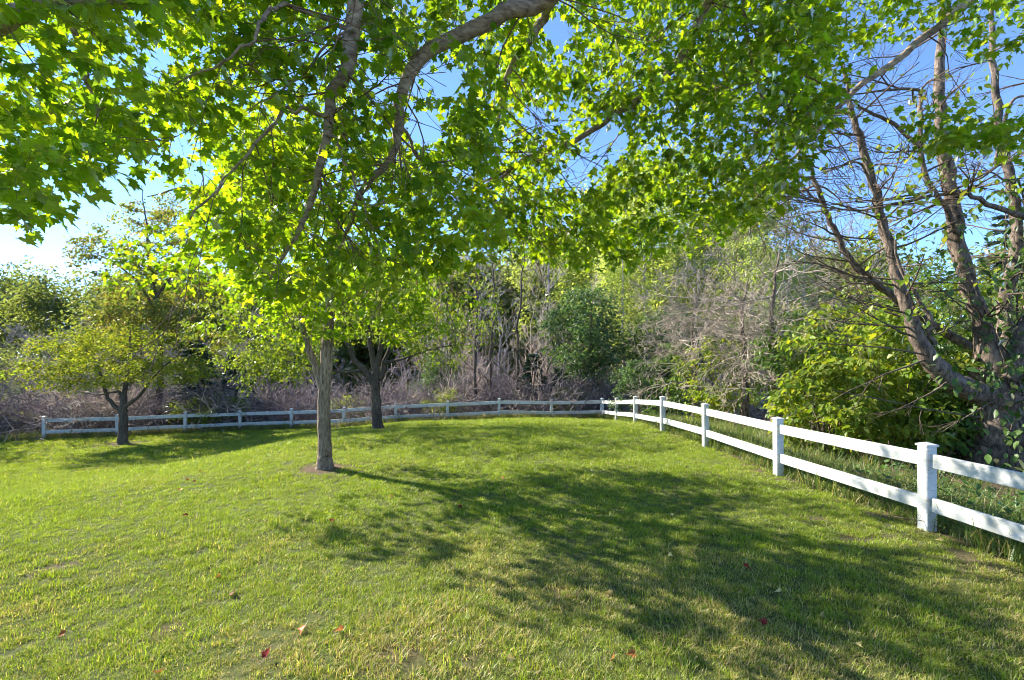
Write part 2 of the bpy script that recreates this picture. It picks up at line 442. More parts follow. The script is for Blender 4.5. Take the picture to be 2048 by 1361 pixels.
def build_ground():
    def axis(lo, hi, n, c, k):
        t = np.linspace(-1, 1, n); s = np.sinh(t * k) / math.sinh(k)
        return np.where(s < 0, c + s * (c - lo), c + s * (hi - c))
    xs = axis(-500, 500, 241, -2, 5.6); ys = axis(-120, 900, 281, 9, 5.8)
    X, Y = np.meshgrid(xs, ys, indexing='ij'); Z = zt(X, Y)
    n, m = X.shape; i = np.arange(n - 1)[:, None] * m; j = np.arange(m - 1)[None]
    F = np.stack([i + j, i + m + j, i + m + j + 1, i + j + 1], -1).reshape(-1, 4)
    g = Geo(); g.add(np.stack([X, Y, Z], -1), F)
    o = g.obj('ground', M['ground']); tag(o, kind='structure')
    w = np.clip(0.5 - lawn_mask(X, Y) / 0.5, 0, 1).ravel().astype(np.float32)
    a = o.data.attributes.new('woods', 'FLOAT', 'POINT'); a.data.foreach_set('value', w)
    a = o.data.attributes.new('bare', 'FLOAT', 'POINT'); a.data.foreach_set('value', bareness(X.ravel(), Y.ravel()).astype(np.float32))
build_ground()

# ------------------------------------------------------------------ grass: tufts spread by geometry nodes, one object each
def tuft(rng, blades, h, w, rad, lean, mat, segs=2):
    g = Geo()
    for _ in range(blades):
        a = rng.uniform(0, 6.28); r = rad * math.sqrt(rng.rand()); b = np.array([r * math.cos(a), r * math.sin(a), -0.004])
        yaw = rng.uniform(0, 6.28); hd = np.array([math.cos(yaw), math.sin(yaw), 0]); sd = np.array([-hd[1], hd[0], 0])
        hh = h * rng.uniform(.45, 1.15); ln = lean * rng.uniform(.1, 1.3); ww = w * rng.uniform(.7, 1.3)
        V = []
        for k in range(segs + 1):
            t = k / segs
            p = b + hd * hh * ln * t ** 1.7 + np.array([0, 0, hh * (t - .25 * ln * t * t)])
            wk = ww * (1 - .55 * t) / 2
            if k < segs: V += [p - sd * wk, p + sd * wk]
            else: V.append(p)
        Q = [(2 * k, 2 * k + 1, 2 * k + 3, 2 * k + 2) for k in range(segs - 1)]
        g.add(V, Q, [(2 * segs - 2, 2 * segs - 1, 2 * segs)])
    return bpy.data.objects.new('tuft', g.mesh('tuft', mat))

def instancer(name, protos, pos, rot, scl, idx, dry):
    me = bpy.data.meshes.new(name); me.vertices.add(len(pos)); me.vertices.foreach_set('co', np.asarray(pos, np.float32).ravel())
    for k, t, v in (('rot', 'FLOAT_VECTOR', rot), ('scl', 'FLOAT', scl), ('idx', 'INT', idx), ('dry', 'FLOAT', dry)):
        a = me.attributes.new(k, t, 'POINT')
        a.data.foreach_set('vector' if t == 'FLOAT_VECTOR' else 'value', np.asarray(v, np.int32 if t == 'INT' else np.float32).ravel())
    o = link(bpy.data.objects.new(name, me))
    ng = bpy.data.node_groups.new(name + '_spread', 'GeometryNodeTree')
    ng.interface.new_socket('Geometry', in_out='INPUT', socket_type='NodeSocketGeometry')
    ng.interface.new_socket('Geometry', in_out='OUTPUT', socket_type='NodeSocketGeometry')
    gi = ng.nodes.new('NodeGroupInput'); go = ng.nodes.new('NodeGroupOutput')
    ins = ng.nodes.new('GeometryNodeInstanceOnPoints'); join = ng.nodes.new('GeometryNodeGeometryToInstance')
    for p in reversed(protos):
        oi = ng.nodes.new('GeometryNodeObjectInfo'); oi.inputs['Object'].default_value = p
        ng.links.new(oi.outputs['Geometry'], join.inputs[0])
    def attr(nm, dt):
        a = ng.nodes.new('GeometryNodeInputNamedAttribute'); a.data_type = dt; a.inputs[0].default_value = nm
        return a.outputs[0]
    L = ng.links.new
    L(gi.outputs[0], ins.inputs['Points']); L(join.outputs[0], ins.inputs['Instance'])
    ins.inputs['Pick Instance'].default_value = True
    L(attr('idx', 'INT'), ins.inputs['Instance Index'])
    e2r = ng.nodes.new('FunctionNodeEulerToRotation'); L(attr('rot', 'FLOAT_VECTOR'), e2r.inputs[0]); L(e2r.outputs[0], ins.inputs['Rotation'])
    L(attr('scl', 'FLOAT'), ins.inputs['Scale'])
    L(ins.outputs[0], go.inputs[0])
    md = o.modifiers.new('spread', 'NODES'); md.node_group = ng
    return o

def build_lawn():
    rng = np.random.RandomState(11)
    protos = [tuft(rng, 36, .032, .0037, .055, 1.1, M['grass']) for _ in range(5)] + [tuft(rng, 28, .054, .004, .05, 1.0, M['grass']) for _ in range(2)]
    pts = []; sc = []
    for y0, y1, dens, s in ((0.8, 3.6, 430, 1.0), (3.6, 6, 330, 1.05), (6, 9, 230, 1.3), (9, 14, 140, 1.7), (14, 21, 80, 2.2)):
        hw = 1.17 * y1 + 1.5; n = int(dens * 2 * hw * (y1 - y0))
        x = rng.uniform(-hw, min(hw, 4.6), int(n * (hw + min(hw, 4.6)) / (2 * hw))); y = rng.uniform(y0, y1, len(x))
        k = (np.abs(x) < 1.17 * y + 1.5) & (lawn_mask(x, y) > 0.02)
        k &= rng.rand(len(x)) > bareness(x, y) * .95
        x, y = x[k], y[k]
        pts.append(np.column_stack([x, y, zt(x, y)])); sc.append(np.full(len(x), s))
    p = np.concatenate(pts); s = np.concatenate(sc)
    x, y = p[:, 0], p[:, 1]
    nz = .5 * value_noise(x, y, 3, .9) + .3 * value_noise(x, y, 4, .3) + .2 * value_noise(x, y, 8, .12)
    near = np.clip((5.2 - y) / 2.4, 0, 1)
    dry = np.minimum(np.clip((nz - .46) * 2.0, 0, 1) * (.25 + .8 * near) + .05 + .16 * near, .5)
    s = s * rng.uniform(.75, 1.25, len(s)) * (.8 + .5 * value_noise(x, y, 6, .5))
    idx = np.where(rng.rand(len(s)) < .08, rng.randint(5, 7, len(s)), rng.randint(0, 5, len(s)))
    rot = np.column_stack([rng.normal(0, .12, len(s)), rng.normal(0, .12, len(s)), rng.uniform(0, 6.28, len(s))])
    o = instancer('lawn_grass', protos, p, rot, s, idx, dry)
    tag(o, 'short mown green lawn grass with dry straw patches', 'grass', kind='stuff')

def build_rough():
    rng = np.random.RandomState(12)
    protos = [tuft(rng, 22, .36, .008, .09, .9, M['weed'], 3) for _ in range(3)] + [tuft(rng, 16, .22, .007, .07, 1.1, M['weed'], 3) for _ in range(2)]
    P3 = []; S = []; D = []
    y = rng.uniform(1.5, 20, 5200); x = fence_x(y) + np.abs(rng.normal(0, .9, len(y))) + .05      # strip behind the right-hand run
    P3.append(np.column_stack([x, y])); S.append(rng.uniform(.5, 1.15, len(y))); D.append(rng.uniform(.02, .3, len(y)))
    x = rng.uniform(-24, 5.5, 5200); y = fence_y(x) + rng.exponential(.8, len(x)) - .25           # strip under and behind the back run
    P3.append(np.column_stack([x, y])); S.append(rng.uniform(.45, 1.2, len(y))); D.append(rng.uniform(.1, .7, len(y)))
    q = np.concatenate(P3); s = np.concatenate(S); d = np.concatenate(D)
    p = np.column_stack([q, zt(q[:, 0], q[:, 1])])
    rot = np.column_stack([rng.normal(0, .15, len(s)), rng.normal(0, .15, len(s)), rng.uniform(0, 6.28, len(s))])
    o = instancer('rough_grass', protos, p, rot, s, rng.randint(0, 5, len(s)), d)
    tag(o, 'tall rough grass and weeds growing along the fence', 'grass', kind='stuff')
build_lawn()
build_rough()

# ------------------------------------------------------------------ fence
def box(g, c, sx, sy, sz, rz=0.0, bev=0.0, dirv=None):
    """box centred at c; dirv gives the local x axis (for sloping rails)"""
    ax = np.array([math.cos(rz), math.sin(rz), 0]) if dirv is None else norm(dirv)
    ay = norm(np.cross([0, 0, 1], ax)); az = np.cross(ax, ay)
    b = min(bev, sx / 3, sy / 3, sz / 3)
    V = []
    h = np.array([sx, sy, sz]) / 2
    bm_pts = []
    for sxg in (-1, 1):
        for sy_, sz_ in ((-1, -1), (1, -1), (1, 1), (-1, 1)):
            bm_pts.append((sxg * h[0], sy_ * h[1], sz_ * h[2]))
    if not b:
        V = [np.asarray(c) + p[0] * ax + p[1] * ay + p[2] * az for p in bm_pts]
        g.add(V, [(3, 2, 1, 0), (4, 5, 6, 7), (0, 1, 5, 4), (1, 2, 6, 5), (2, 3, 7, 6), (3, 0, 4, 7)])
    else:      # eight-sided section: long edges chamfered
        sec = [(-h[1] + b, -h[2]), (h[1] - b, -h[2]), (h[1], -h[2] + b), (h[1], h[2] - b), (h[1] - b, h[2]), (-h[1] + b, h[2]), (-h[1], h[2] - b), (-h[1], -h[2] + b)]
        V = [np.asarray(c) + s_ * h[0] * ax + u * ay + v * az for s_ in (-1, 1) for u, v in sec]
        Q = [(i, (i + 1) % 8, 8 + (i + 1) % 8, 8 + i) for i in range(8)]
        g.add(V, Q, [tuple(range(7, -1, -1)), tuple(range(8, 16))])

def build_fence():
    root = empty('fence', (4.03, 20.5, float(zt(4.03, 20.5))), 'white two-rail vinyl fence running round the back and right of the lawn', 'fence')
    org = np.array(root.location)
    right = [(fence_x(y), y) for y in (-.05, 2.35, 4.77, 7.18, 9.64, 11.9, 15, 17.8)]
    back = [((px - CX) / F_PX * 20.5, 20.5) for px in (1204, 1103, 998, 895, 792, 688, 583, 480)] + [(-14.0, 19.5), (-16.3, 18.8), (-18.5, 18.0)]
    pts = [(float(a), float(b)) for a, b in right] + back
    H, W = .89, .115
    rng = np.random.RandomState(2)
    pos = [np.array([x, y, float(zt(x, y))]) for x, y in pts]
    for i, p in enumerate(pos):
        a = pos[max(i - 1, 0)]; b = pos[min(i + 1, len(pos) - 1)]
        rz = math.atan2(b[1] - a[1], b[0] - a[0]) + rng.normal(0, .02)
        g = Geo(); c = p - org + [0, 0, H / 2 - .1]
        lean = norm(np.array([rng.normal(0, .008), rng.normal(0, .008), 1]))
        ax = norm(lean)
        g2 = Geo(); box(g2, (0, 0, 0), H + .2, W, W, bev=.008, dirv=(1, 0, 0))
        V = np.concatenate(g2.V); ca, sa = math.cos(rz), math.sin(rz)
        R = np.column_stack([V[:, 1] * ca - V[:, 2] * sa + V[:, 0] * ax[0], V[:, 1] * sa + V[:, 2] * ca + V[:, 0] * ax[1], V[:, 0]]) + c
        g.add(R, *g2.F)
        post = g.obj('post', M['vinyl'], root, smooth=False)
        gc = Geo(); t = p - org + np.array([0, 0, H]) + ax * np.array([1, 1, 0]) * H / 2
        def ring(hw, z):
            return [(t[0] + ca * u * hw - sa * v * hw, t[1] + sa * u * hw + ca * v * hw, t[2] + z) for u, v in ((-1, -1), (1, -1), (1, 1), (-1, 1))]
        V = ring(.067, -.010) + ring(.067, .006) + ring(.062, .011) + [(t[0], t[1], t[2] + .034)]
        Q = [(i0 + k, i0 + (k + 1) % 4, i0 + 4 + (k + 1) % 4, i0 + 4 + k) for i0 in (0, 4) for k in range(4)] + [(3, 2, 1, 0)]
        gc.add(V, Q, [(8 + k, 8 + (k + 1) % 4, 12) for k in range(4)])
        gc.obj('cap', M['vinyl'], post, smooth=False)
    for a, b in zip(pos[:-1], pos[1:]):
        d = norm(b - a)
        for z in (.735, .285):
            g = Geo(); p0 = a + d * (W / 2 - .012); p1 = b - d * (W / 2 - .012)
            zo = rng.normal(0, .006)
            box(g, (p0 + p1) / 2 - org + [0, 0, z + zo], np.linalg.norm(p1 - p0), .04, .145, bev=.006, dirv=p1 - p0 + [0, 0, rng.normal(0, .006)])
            g.obj('rail', M['vinyl'], root, smooth=False)
build_fence()

# ------------------------------------------------------------------ trees
def nodes_of(ctrl, n, rng=None, wig=0.0):
    """ctrl rows (x, y, z, r) -> (points, radii)"""
    l = smooth_line(ctrl, n)
    if rng is not None and wig:
        l[1:-1, :3] += rng.normal(0, wig, (n - 2, 3))
    return l[:, :3], np.maximum(l[:, 3], .002)

def wood_mesh(g, lines, tw, org, sides=8, tsides=4, rng=None):
    for p, r in lines: tube(g, p - org, r, sides, .05, rng)
    for p, r in tw: tube(g, p - org, r, tsides, cap=False)

HOLES = [(310, 125, 40), (365, 285, 36), (405, 340, 32), (330, 400, 55), (200, 430, 45), (870, 155, 42), (850, 250, 42), (1115, 60, 32), (1060, 235, 25), (1215, 290, 42),
         (1165, 345, 42), (60, 100, 26), (765, 160, 32), (640, 95, 26), (130, 85, 24), (265, 25, 26), (1800, 190, 60), (1760, 280, 60), (100, 500, 40)]
def keep_gap(rng, pos, soft=.12):
    px, py = proj(pos); k = np.ones(len(pos), bool)
    for a, b, r in HOLES:
        k &= (np.hypot(px - a, py - b) > r * .95) | (rng.rand(len(pos)) < soft)
    return k

def clear_limb(rng, pos, lines):
    """thin the leaves that hang just in front of the thick limbs"""
    px, py = proj(pos); k = np.ones(len(pos), bool)
    for p, r in lines:
        m = (r > .013) & (p[:, 1] > 1.5); lx, ly = proj(p[m]); d = np.hypot(px[:, None] - lx[None], py[:, None] - ly[None])
        j = d.argmin(1); w = r[m][j] / p[m][j, 1] * F_PX
        k &= ~((d.min(1) < 10 + 1.3 * w) & (pos[:, 1] < p[m][j, 1] + .05) & (rng.rand(len(pos)) < .85))
    return k

def finish_leaves(rng, root, org, pos, out, tpl, tpl_lo, mat, size, droop, tilt, n_parts, label_mat='crown', petiole=0.0):
    n = len(pos); fr = leaf_frames(rng, n, out, droop, tilt); sz = rng.uniform(size[0], size[1], n)
    px, py = proj(pos); vis = (px > -20) & (px < 2068) & (py > -20) & (py < 1380)
    depth = np.where(vis, pos[:, 1] / sz, 1e9)
    near = np.argsort(depth)[:n_parts] if n_parts else np.zeros(0, int)
    k = np.ones(n, bool); k[near] = False
    g = Geo(); scatter(g, tpl_lo, (pos - org)[k], [f[k] for f in fr], sz[k])
    cr = g.obj(label_mat, mat, root)
    cr['kind'] = 'stuff'
    if n_parts:
        me = tpl_mesh(tpl, 'leaf', mat, petiole)
        leaf_parts(root, me, pos[near], [f[near] for f in fr], sz[near], org)

# ---- bare branching wood
def grow(rng, p, d, L, r, lev, maxlev, out, kids=(3, 5), ratio=(.5, .75), ang=(.4, 1.0), up=.15, wig=.12):
    n = 6 if lev < 2 else 4
    pts = [p]; dd = norm(d); step = L / (n - 1)
    for _ in range(n - 1):
        dd = norm(dd + rng.normal(0, wig, 3) + np.array([0, 0, up * .3])); pts.append(pts[-1] + dd * step)
    pts = np.array(pts); re = max(r * (.35 if lev else .3), .0018)
    out.append((pts, np.linspace(r, re, n), lev))
    if lev >= maxlev: return
    for _ in range(rng.randint(kids[0], kids[1] + 1)):
        t = rng.uniform(.25, 1); f = t * (n - 1); i = min(int(f), n - 2); q = pts[i] + (pts[i + 1] - pts[i]) * (f - i)
        a = rng.uniform(*ang); ax = norm(np.cross(dd, rng.normal(size=3)))
        nd = norm(norm(pts[i + 1] - pts[i]) * math.cos(a) + ax * math.sin(a) + np.array([0, 0, up]))
        grow(rng, q, nd, L * rng.uniform(*ratio) * (1.1 - .4 * t), max((r + (re - r) * t) * .6, .002), lev + 1, maxlev, out, kids, ratio, ang, up, wig)

def bare_mesh(name, lines, mat, sides=(7, 5, 4, 3, 3, 3)):
    g = Geo()
    for p, r, lv in lines: tube(g, p, r, sides[min(lv, 5)], cap=False)
    return g.mesh(name, mat)

def build_overhead_maple():
    rng = np.random.RandomState(42)
    base = np.array([1.0, -1.9, float(zt(1.0, -1.9))])
    root = empty('maple_tree', base, 'nearest maple whose leafy limbs hang over the top of the view', 'tree')
    fork = np.array([.95, -1.75, 2.1])
    def limb(world, pix, r0, r1, n, w=.012):
        rows = [list(w_) for w_ in world] + [list(P(*q)) for q in pix]
        m = len(rows); rr = np.linspace(r0, r1, m)
        return nodes_of([row + [r] for row, r in zip(rows, rr)], n, rng, w)
    lines = []
    trunk = nodes_of([list(base + [0, 0, -.15]) + [.26], list(base + [0, 0, .15]) + [.2], list(base + [-.02, .05, 1.2]) + [.17], list(fork) + [.16], [.9, -1.3, 3.2, .12], [.8, -.9, 4.6, .09], [.9, -.7, 6.2, .05]], 26)
    f = list(fork)
    lines.append(limb([f, (.35, -.4, 3.9), (-.3, 1.2, 4.75), P(722, -150, 2.85)], [(715, -20, 3.0), (700, 100, 3.0), (690, 150, 3.0), (662, 190, 3.05), (657, 260, 3.1), (640, 340, 3.15), (612, 430, 3.2), (580, 490, 3.2), (540, 560, 3.25)], .075, .010, 60, .006))
    lines.append(limb([f, (.9, -.2, 4.0), (.85, 1.6, 4.9), (.6, 2.9, 4.95)], [(1100, -10, 3.6), (1000, 30, 3.6), (850, 112, 3.6), (803, 190, 3.6), (797, 260, 3.65), (780, 320, 3.7), (722, 385, 3.7), (700, 450, 3.75), (655, 540, 3.9)], .095, .010, 64, .006))
    lines.append(limb([f, (1.3, -.3, 3.9), (1.9, 1.8, 5.1), (2.1, 3.4, 5.5)], [(1425, -10, 4.5), (1372, 100, 4.5), (1290, 190, 4.5), (1150, 280, 4.6), (1045, 322, 4.7), (965, 400, 4.8), (900, 490, 4.9)], .07, .007, 60, .008))
    lines.append(limb([(.75, 2.2, 4.95)], [(1105, 0, 4.0), (1055, 80, 4.2), (1012, 150, 4.3), (1000, 230, 4.3), (960, 330, 4.4), (930, 440, 4.5)], .05, .006, 34))
    lines.append(limb([f, (.3, -.9, 3.1), (-.5, .5, 3.75)], [(330, -70, 2.2), (95, 2, 2.1), (0, 48, 2.05), (-160, 130, 2.0)], .07, .030, 40, .006))
    lines.append(limb([f, (1.6, .3, 4.0), (2.9, 2.8, 5.4)], [(1990, -60, 5.0), (1930, 8, 5.0), (1800, 112, 5.0), (1700, 192, 5.0), (1635, 265, 5.1), (1560, 350, 5.2), (1480, 430, 5.3)], .075, .006, 50))
    lines.append(limb([(2.1, 3.4, 5.5)], [(1590, -30, 4.6), (1600, 90, 4.6), (1590, 190, 4.6), (1550, 290, 4.7), (1500, 380, 4.8)], .03, .004, 26))
    lines.append(limb([(2.1, 3.4, 5.5)], [(1498, -30, 4.4), (1495, 90, 4.4), (1525, 200, 4.5), (1560, 260, 4.6), (1570, 330, 4.6)], .024, .004, 26))
    lines.append(limb([P(95, 2, 2.1)], [(150, 70, 2.2), (178, 160, 2.3), (195, 235, 2.35)], .016, .005, 18))
    lines.append(limb([P(700, 60, 3.0)], [(560, 10, 2.8), (520, 60, 2.7), (470, 110, 2.7), (350, 170, 2.7)], .016, .005, 22))
    lines.append(limb([P(660, 230, 3.05)], [(560, 230, 3.0), (470, 340, 2.9), (380, 440, 2.8)], .015, .005, 20))
    lines.append(limb([P(657, 260, 3.1)], [(690, 320, 3.0), (745, 460, 3.0), (770, 540, 3.1)], .012, .004, 16))
    lines.append(limb([P(797, 250, 3.65)], [(860, 330, 3.8), (960, 300, 3.9), (1080, 250, 4.0)], .014, .004, 18))
    lines.append(limb([P(850, 112, 3.6)], [(770, 60, 3.3), (690, 60, 3.1), (600, 150, 3.0), (500, 220, 2.9)], .014, .004, 20))
    # where twig ends may sit: columns of the canopy, each with its own lower edge and distance
    def region(n, xs, low, yr, top=-330):
        px = rng.uniform(xs[0], xs[-1], n); lo = np.interp(px, xs, low)
        py = top + (lo - top) * rng.uniform(0, 1, n) ** .8
        Yd = rng.uniform(yr[0], yr[1], n)
        p = np.column_stack([(px - CX) / F_PX * Yd, Yd, CAM_H - (py - HY) / F_PX * Yd])
        return p[p[:, 2] < 7.2]
    att = np.concatenate([
        region(270, [-260, 0, 100, 150, 250, 350], [430, 440, 425, 360, 330, 290], (1.9, 3.9)),
        region(760, [330, 400, 500, 700, 850, 1000], [240, 500, 600, 590, 540, 520], (2.7, 4.9)),
        region(1250, [1000, 1200, 1400, 1500, 1600, 1660], [510, 530, 500, 450, 350, 240], (3.8, 6.6)),
        region(230, [1660, 1750, 1850, 1950, 2260], [170, 80, 60, 110, 130], (4.2, 6.2)),
        region(26, [1830, 2120], [290, 290], (3.6, 4.4), 215)])
    att = att[keep_gap(rng, att, .05)]
    tw, ends, tang = colonize(rng, lines, att, .008, .0022, .05, .018)
    g = Geo(); wood_mesh(g, [trunk] + lines, [], base, 10, 4, rng)
    g.obj('trunk', M['bark_maple'], root)
    out = []
    for li, n in ((0, 10), (1, 14), (2, 30), (3, 14), (5, 20), (6, 14), (7, 14), (9, 5), (10, 5), (12, 8)):
        pp, rr = lines[li]; vis = np.where((pp[:, 1] > 1.9) & (proj(pp)[1] > -120))[0]
        for i in rng.choice(vis, n):
            a = rng.uniform(0, 6.28)
            grow(rng, pp[i], np.array([math.cos(a), .3 * math.sin(a), rng.uniform(-1.1, .1)]), rng.uniform(.5, 1.1), min(.008, rr[i] * .5), 1, 3, out, (2, 3), (.45, .7), (.3, .8), -.06, .13)
    g = Geo()
    for p, r in tw: tube(g, p - base, r, 4, cap=False)
    for p, r, l in out: tube(g, p - base, np.maximum(r, .0025), 4, cap=False)
    g.obj('branches', M['twig_red'], root)
    pos, out = leaves_on(rng, tw, 19, .21, .9)
    k = keep_gap(rng, pos, .15) & clear_limb(rng, pos, lines[:2]); pos, out = pos[k], out[k]
    finish_leaves(rng, root, base, pos, out, MAPLE, MAPLE, M['maple'], (.045, .10), .55, .6, 300, petiole=.45)

def build_lawn_maple():
    rng = np.random.RandomState(7)
    b = PG(650, 7.5)
    root = empty('maple_tree', b, 'slim grey maple trunk standing in the middle of the lawn', 'tree')
    lines = []
    tr = [list(b + [0, 0, -.12]) + [.19], list(b + [0, 0, .02]) + [.145], list(b + [.0, 0, .16]) + [.118], list(b + [.0, 0, .45]) + [.105], list(P(648, 800, 7.5)) + [.098], list(P(655, 690, 7.5)) + [.09], list(P(662, 600, 7.5)) + [.08], list(P(668, 480, 7.6)) + [.06], list(P(690, 330, 7.6)) + [.035], list(P(700, 190, 7.6)) + [.012]]
    lines.append(nodes_of(tr, 44, rng, .006))
    lines.append(nodes_of([list(P(648, 795, 7.5)) + [.06], list(P(634, 740, 7.45)) + [.052], list(P(612, 680, 7.35)) + [.045], list(P(590, 600, 7.2)) + [.035], list(P(540, 500, 7.0)) + [.02], list(P(490, 380, 6.9)) + [.008]], 26, rng, .006))
    top = P(660, 620, 7.5)
    for k in range(9):
        a = k * 2.4 + .4; z0 = top + np.array([0, 0, .25 * k])
        d = np.array([math.cos(a), math.sin(a), 0]); L = rng.uniform(1.8, 2.7)
        lines.append(nodes_of([list(z0) + [.045 - .002 * k], list(z0 + d * L * .4 + [0, 0, .45]) + [.03], list(z0 + d * L * .8 + [0, 0, .6]) + [.016], list(z0 + d * L + [0, 0, .4]) + [.006]], 16, rng, .015))
    c = np.array([b[0] - .2, 7.75, 4.05]); R = np.array([3.0, 2.2, 2.35])
    att = ell_points(rng, 820, c, R, 44, spread=.15)
    px, py = proj(att); low = np.interp(px, [280, 360, 450, 600, 700, 800, 950, 1000], [600, 640, 670, 690, 670, 690, 650, 580])
    att = att[(py < low) & keep_gap(rng, att, .1)]
    tw, e, t = colonize(rng, lines, att, .008, .002, .06, .02)
    g = Geo(); wood_mesh(g, lines[:2], [], b, 12, 4, rng); g.obj('trunk', M['bark_trunk'], root)
    g = Geo(); wood_mesh(g, lines[2:], tw, b, 6, 3, rng); g.obj('branches', M['bark_maple'], root)
    pos, out = leaves_on(rng, tw, 14, .22, .9)
    k = keep_gap(rng, pos, .25); pos, out = pos[k], out[k]
    finish_leaves(rng, root, b, pos, out, MAPLE_LO, MAPLE_LO, M['maple'], (.065, .115), .55, .55, 200)

def ell_points(rng, n, c, R, clumps, pw=2.0, spread=.28):
    cc = norm(rng.normal(size=(clumps, 3))) * (rng.uniform(.15, 1, (clumps, 1)) ** (1 / pw))
    p = cc[rng.randint(0, clumps, n)] + rng.normal(0, spread, (n, 3))
    q = np.linalg.norm(p, axis=1); p[q > 1.1] *= (1.1 / q[q > 1.1])[:, None]
    return np.asarray(c) + p * np.asarray(R)

def build_pear():
    rng = np.random.RandomState(17); Y = 14.5
    b = PG(756, Y)
    root = empty('pear_tree', b, 'round-crowned tree with low forking dark trunk, second from the lawn maple', 'tree')
    root['label'] = 'round-crowned tree with dark low-forking trunk standing near the back fence'
    q = lambda px, py, r, dY=0: list(P(px, py, Y + dY)) + [r]
    lines = [nodes_of([list(b + [0, 0, -.1]) + [.30], list(b + [0, 0, .1]) + [.185], q(752, 800, .15), q(750, 760, .15), q(752, 740, .11), q(762, 690, .08), q(775, 620, .05), q(790, 540, .02)], 30, rng, .012),
             nodes_of([q(748, 770, .12), q(732, 745, .10), q(712, 725, .085), q(695, 690, .06), q(660, 640, .03), q(620, 600, .012)], 22, rng, .012),
             nodes_of([q(752, 755, .10), q(742, 700, .085), q(735, 640, .06), q(730, 560, .02)], 20, rng, .012),
             nodes_of([q(760, 760, .09), q(772, 715, .07, .3), q(800, 660, .05, .5), q(850, 600, .02, .8)], 20, rng, .012),
             nodes_of([q(725, 738, .05), q(690, 745, .04, -.4), q(640, 735, .03, -.8), q(560, 720, .012, -1)], 18, rng, .015),
             nodes_of([q(768, 725, .05), q(800, 720, .04, -.5), q(860, 700, .03, -.7), q(920, 690, .01, -.8)], 18, rng, .015),
             nodes_of([q(766, 775, .03), q(772, 760, .02), q(776, 748, .015)], 6)]
    c = P(705, 640, Y); att = ell_points(rng, 640, c, (4.3, 3.4, 2.2), 50)
    att = np.concatenate([att, ell_points(rng, 120, P(540, 715, Y - .6), (1.5, 1.3, 1.0), 16)])
    px, py = proj(att); low = np.interp(px, [430, 520, 620, 680, 740, 800, 880, 960], [770, 790, 770, 700, 690, 690, 770, 690])
    att = att[py < low]
    tw, e, t = colonize(rng, lines, att, .009, .003, .08, .03)
    g = Geo(); wood_mesh(g, lines, tw, b, 9, 3, rng); g.obj('trunk', M['bark_dark'], root)
    pos, out = leaves_on(rng, tw, 26, .30, .9)
    finish_leaves(rng, root, b, pos, out, OVAL, SMALL, M['pear'], (.075, .13), .6, .6, 0)

def build_crab():
    rng = np.random.RandomState(19); Y = 17.1
    b = PG(247, Y)
    root = empty('crabapple_tree', b, 'wide low yellow-green tree standing by the left end of the fence', 'tree')
    q = lambda px, py, r, dY=0: list(P(px, py, Y + dY)) + [r]
    lines = [nodes_of([list(b + [0, 0, -.1]) + [.24], list(b + [0, 0, .1]) + [.17], q(246, 835, .14), q(246, 815, .13), q(250, 780, .08), q(258, 720, .05), q(262, 660, .02)], 26, rng, .012),
             nodes_of([q(244, 822, .09), q(225, 808, .07), q(213, 790, .06), q(208, 765, .05), q(190, 720, .03), q(150, 680, .01)], 20, rng, .012),
             nodes_of([q(250, 815, .08), q(270, 800, .06, -.2), q(285, 785, .05, -.3), q(310, 750, .03, -.4), q(370, 700, .01, -.5)], 20, rng, .012),
             nodes_of([q(246, 805, .07), q(235, 783, .05, .4), q(190, 790, .03, .8), q(110, 770, .01, 1)], 18, rng, .012)]
    c = P(225, 722, Y); att = ell_points(rng, 520, c, (3.7, 2.8, 1.5), 70, spread=.12)
    px, py = proj(att); low = np.interp(px, [20, 80, 200, 260, 330, 420], [790, 790, 770, 745, 775, 740])
    up = np.interp(px, [20, 80, 200, 300, 420], [740, 650, 620, 640, 690])
    att = att[(py < low + 12) & (py > up)]
    tw, e, t = colonize(rng, lines, att, .009, .003, .05, .03)
    g = Geo(); wood_mesh(g, lines, tw, b, 9, 3, rng); g.obj('trunk', M['bark_dark'], root)
    pos, out = leaves_on(rng, tw, 36, .26, .9)
    finish_leaves(rng, root, b, pos, out, OVAL, SMALL, M['crab'], (.07, .12), .3, .55, 0)

def build_cherry():
    rng = np.random.RandomState(23); Y = 21.8
    b = PG(318, Y)
    root = empty('cherry_tree', b, 'tall small-leaved tree with reddish tints rising behind the yellow-green tree', 'tree')
    q = lambda px, py, r, dY=0: list(P(px, py, Y + dY)) + [r]
    lines = [nodes_of([list(b + [0, 0, -.1]) + [.22], list(b + [0, 0, .3]) + [.17], q(320, 720, .13), q(312, 620, .10), q(300, 520, .07), q(290, 430, .03), q(282, 370, .01)], 30, rng, .02),
             nodes_of([q(312, 620, .07), q(270, 560, .05), q(220, 520, .03), q(160, 500, .01)], 18, rng, .02),
             nodes_of([q(310, 600, .07), q(350, 540, .05), q(380, 470, .03), q(400, 420, .01)], 18, rng, .02)]
    att = np.concatenate([ell_points(rng, 240, P(300, 470, Y), (3.0, 2.6, 2.9), 40, spread=.16), ell_points(rng, 240, P(330, 610, Y), (3.6, 2.6, 2.3), 34, spread=.16)])
    px, py = proj(att); att = att[(px > np.interp(py, [350, 420, 500, 560, 700], [330, 230, 120, 170, 190]))]
    tw, e, t = colonize(rng, lines, att, .009, .003, .05, .03)
    g = Geo(); wood_mesh(g, lines, tw, b, 7, 3, rng); g.obj('trunk', M['bark_dark'], root)
    pos, out = leaves_on(rng, tw, 44, .36, .9)
    finish_leaves(rng, root, b, pos, out, OVAL, SMALL, M['cherry'], (.11, .18), .6, .6, 0)

build_overhead_maple(); build_lawn_maple(); build_pear(); build_crab(); build_cherry()

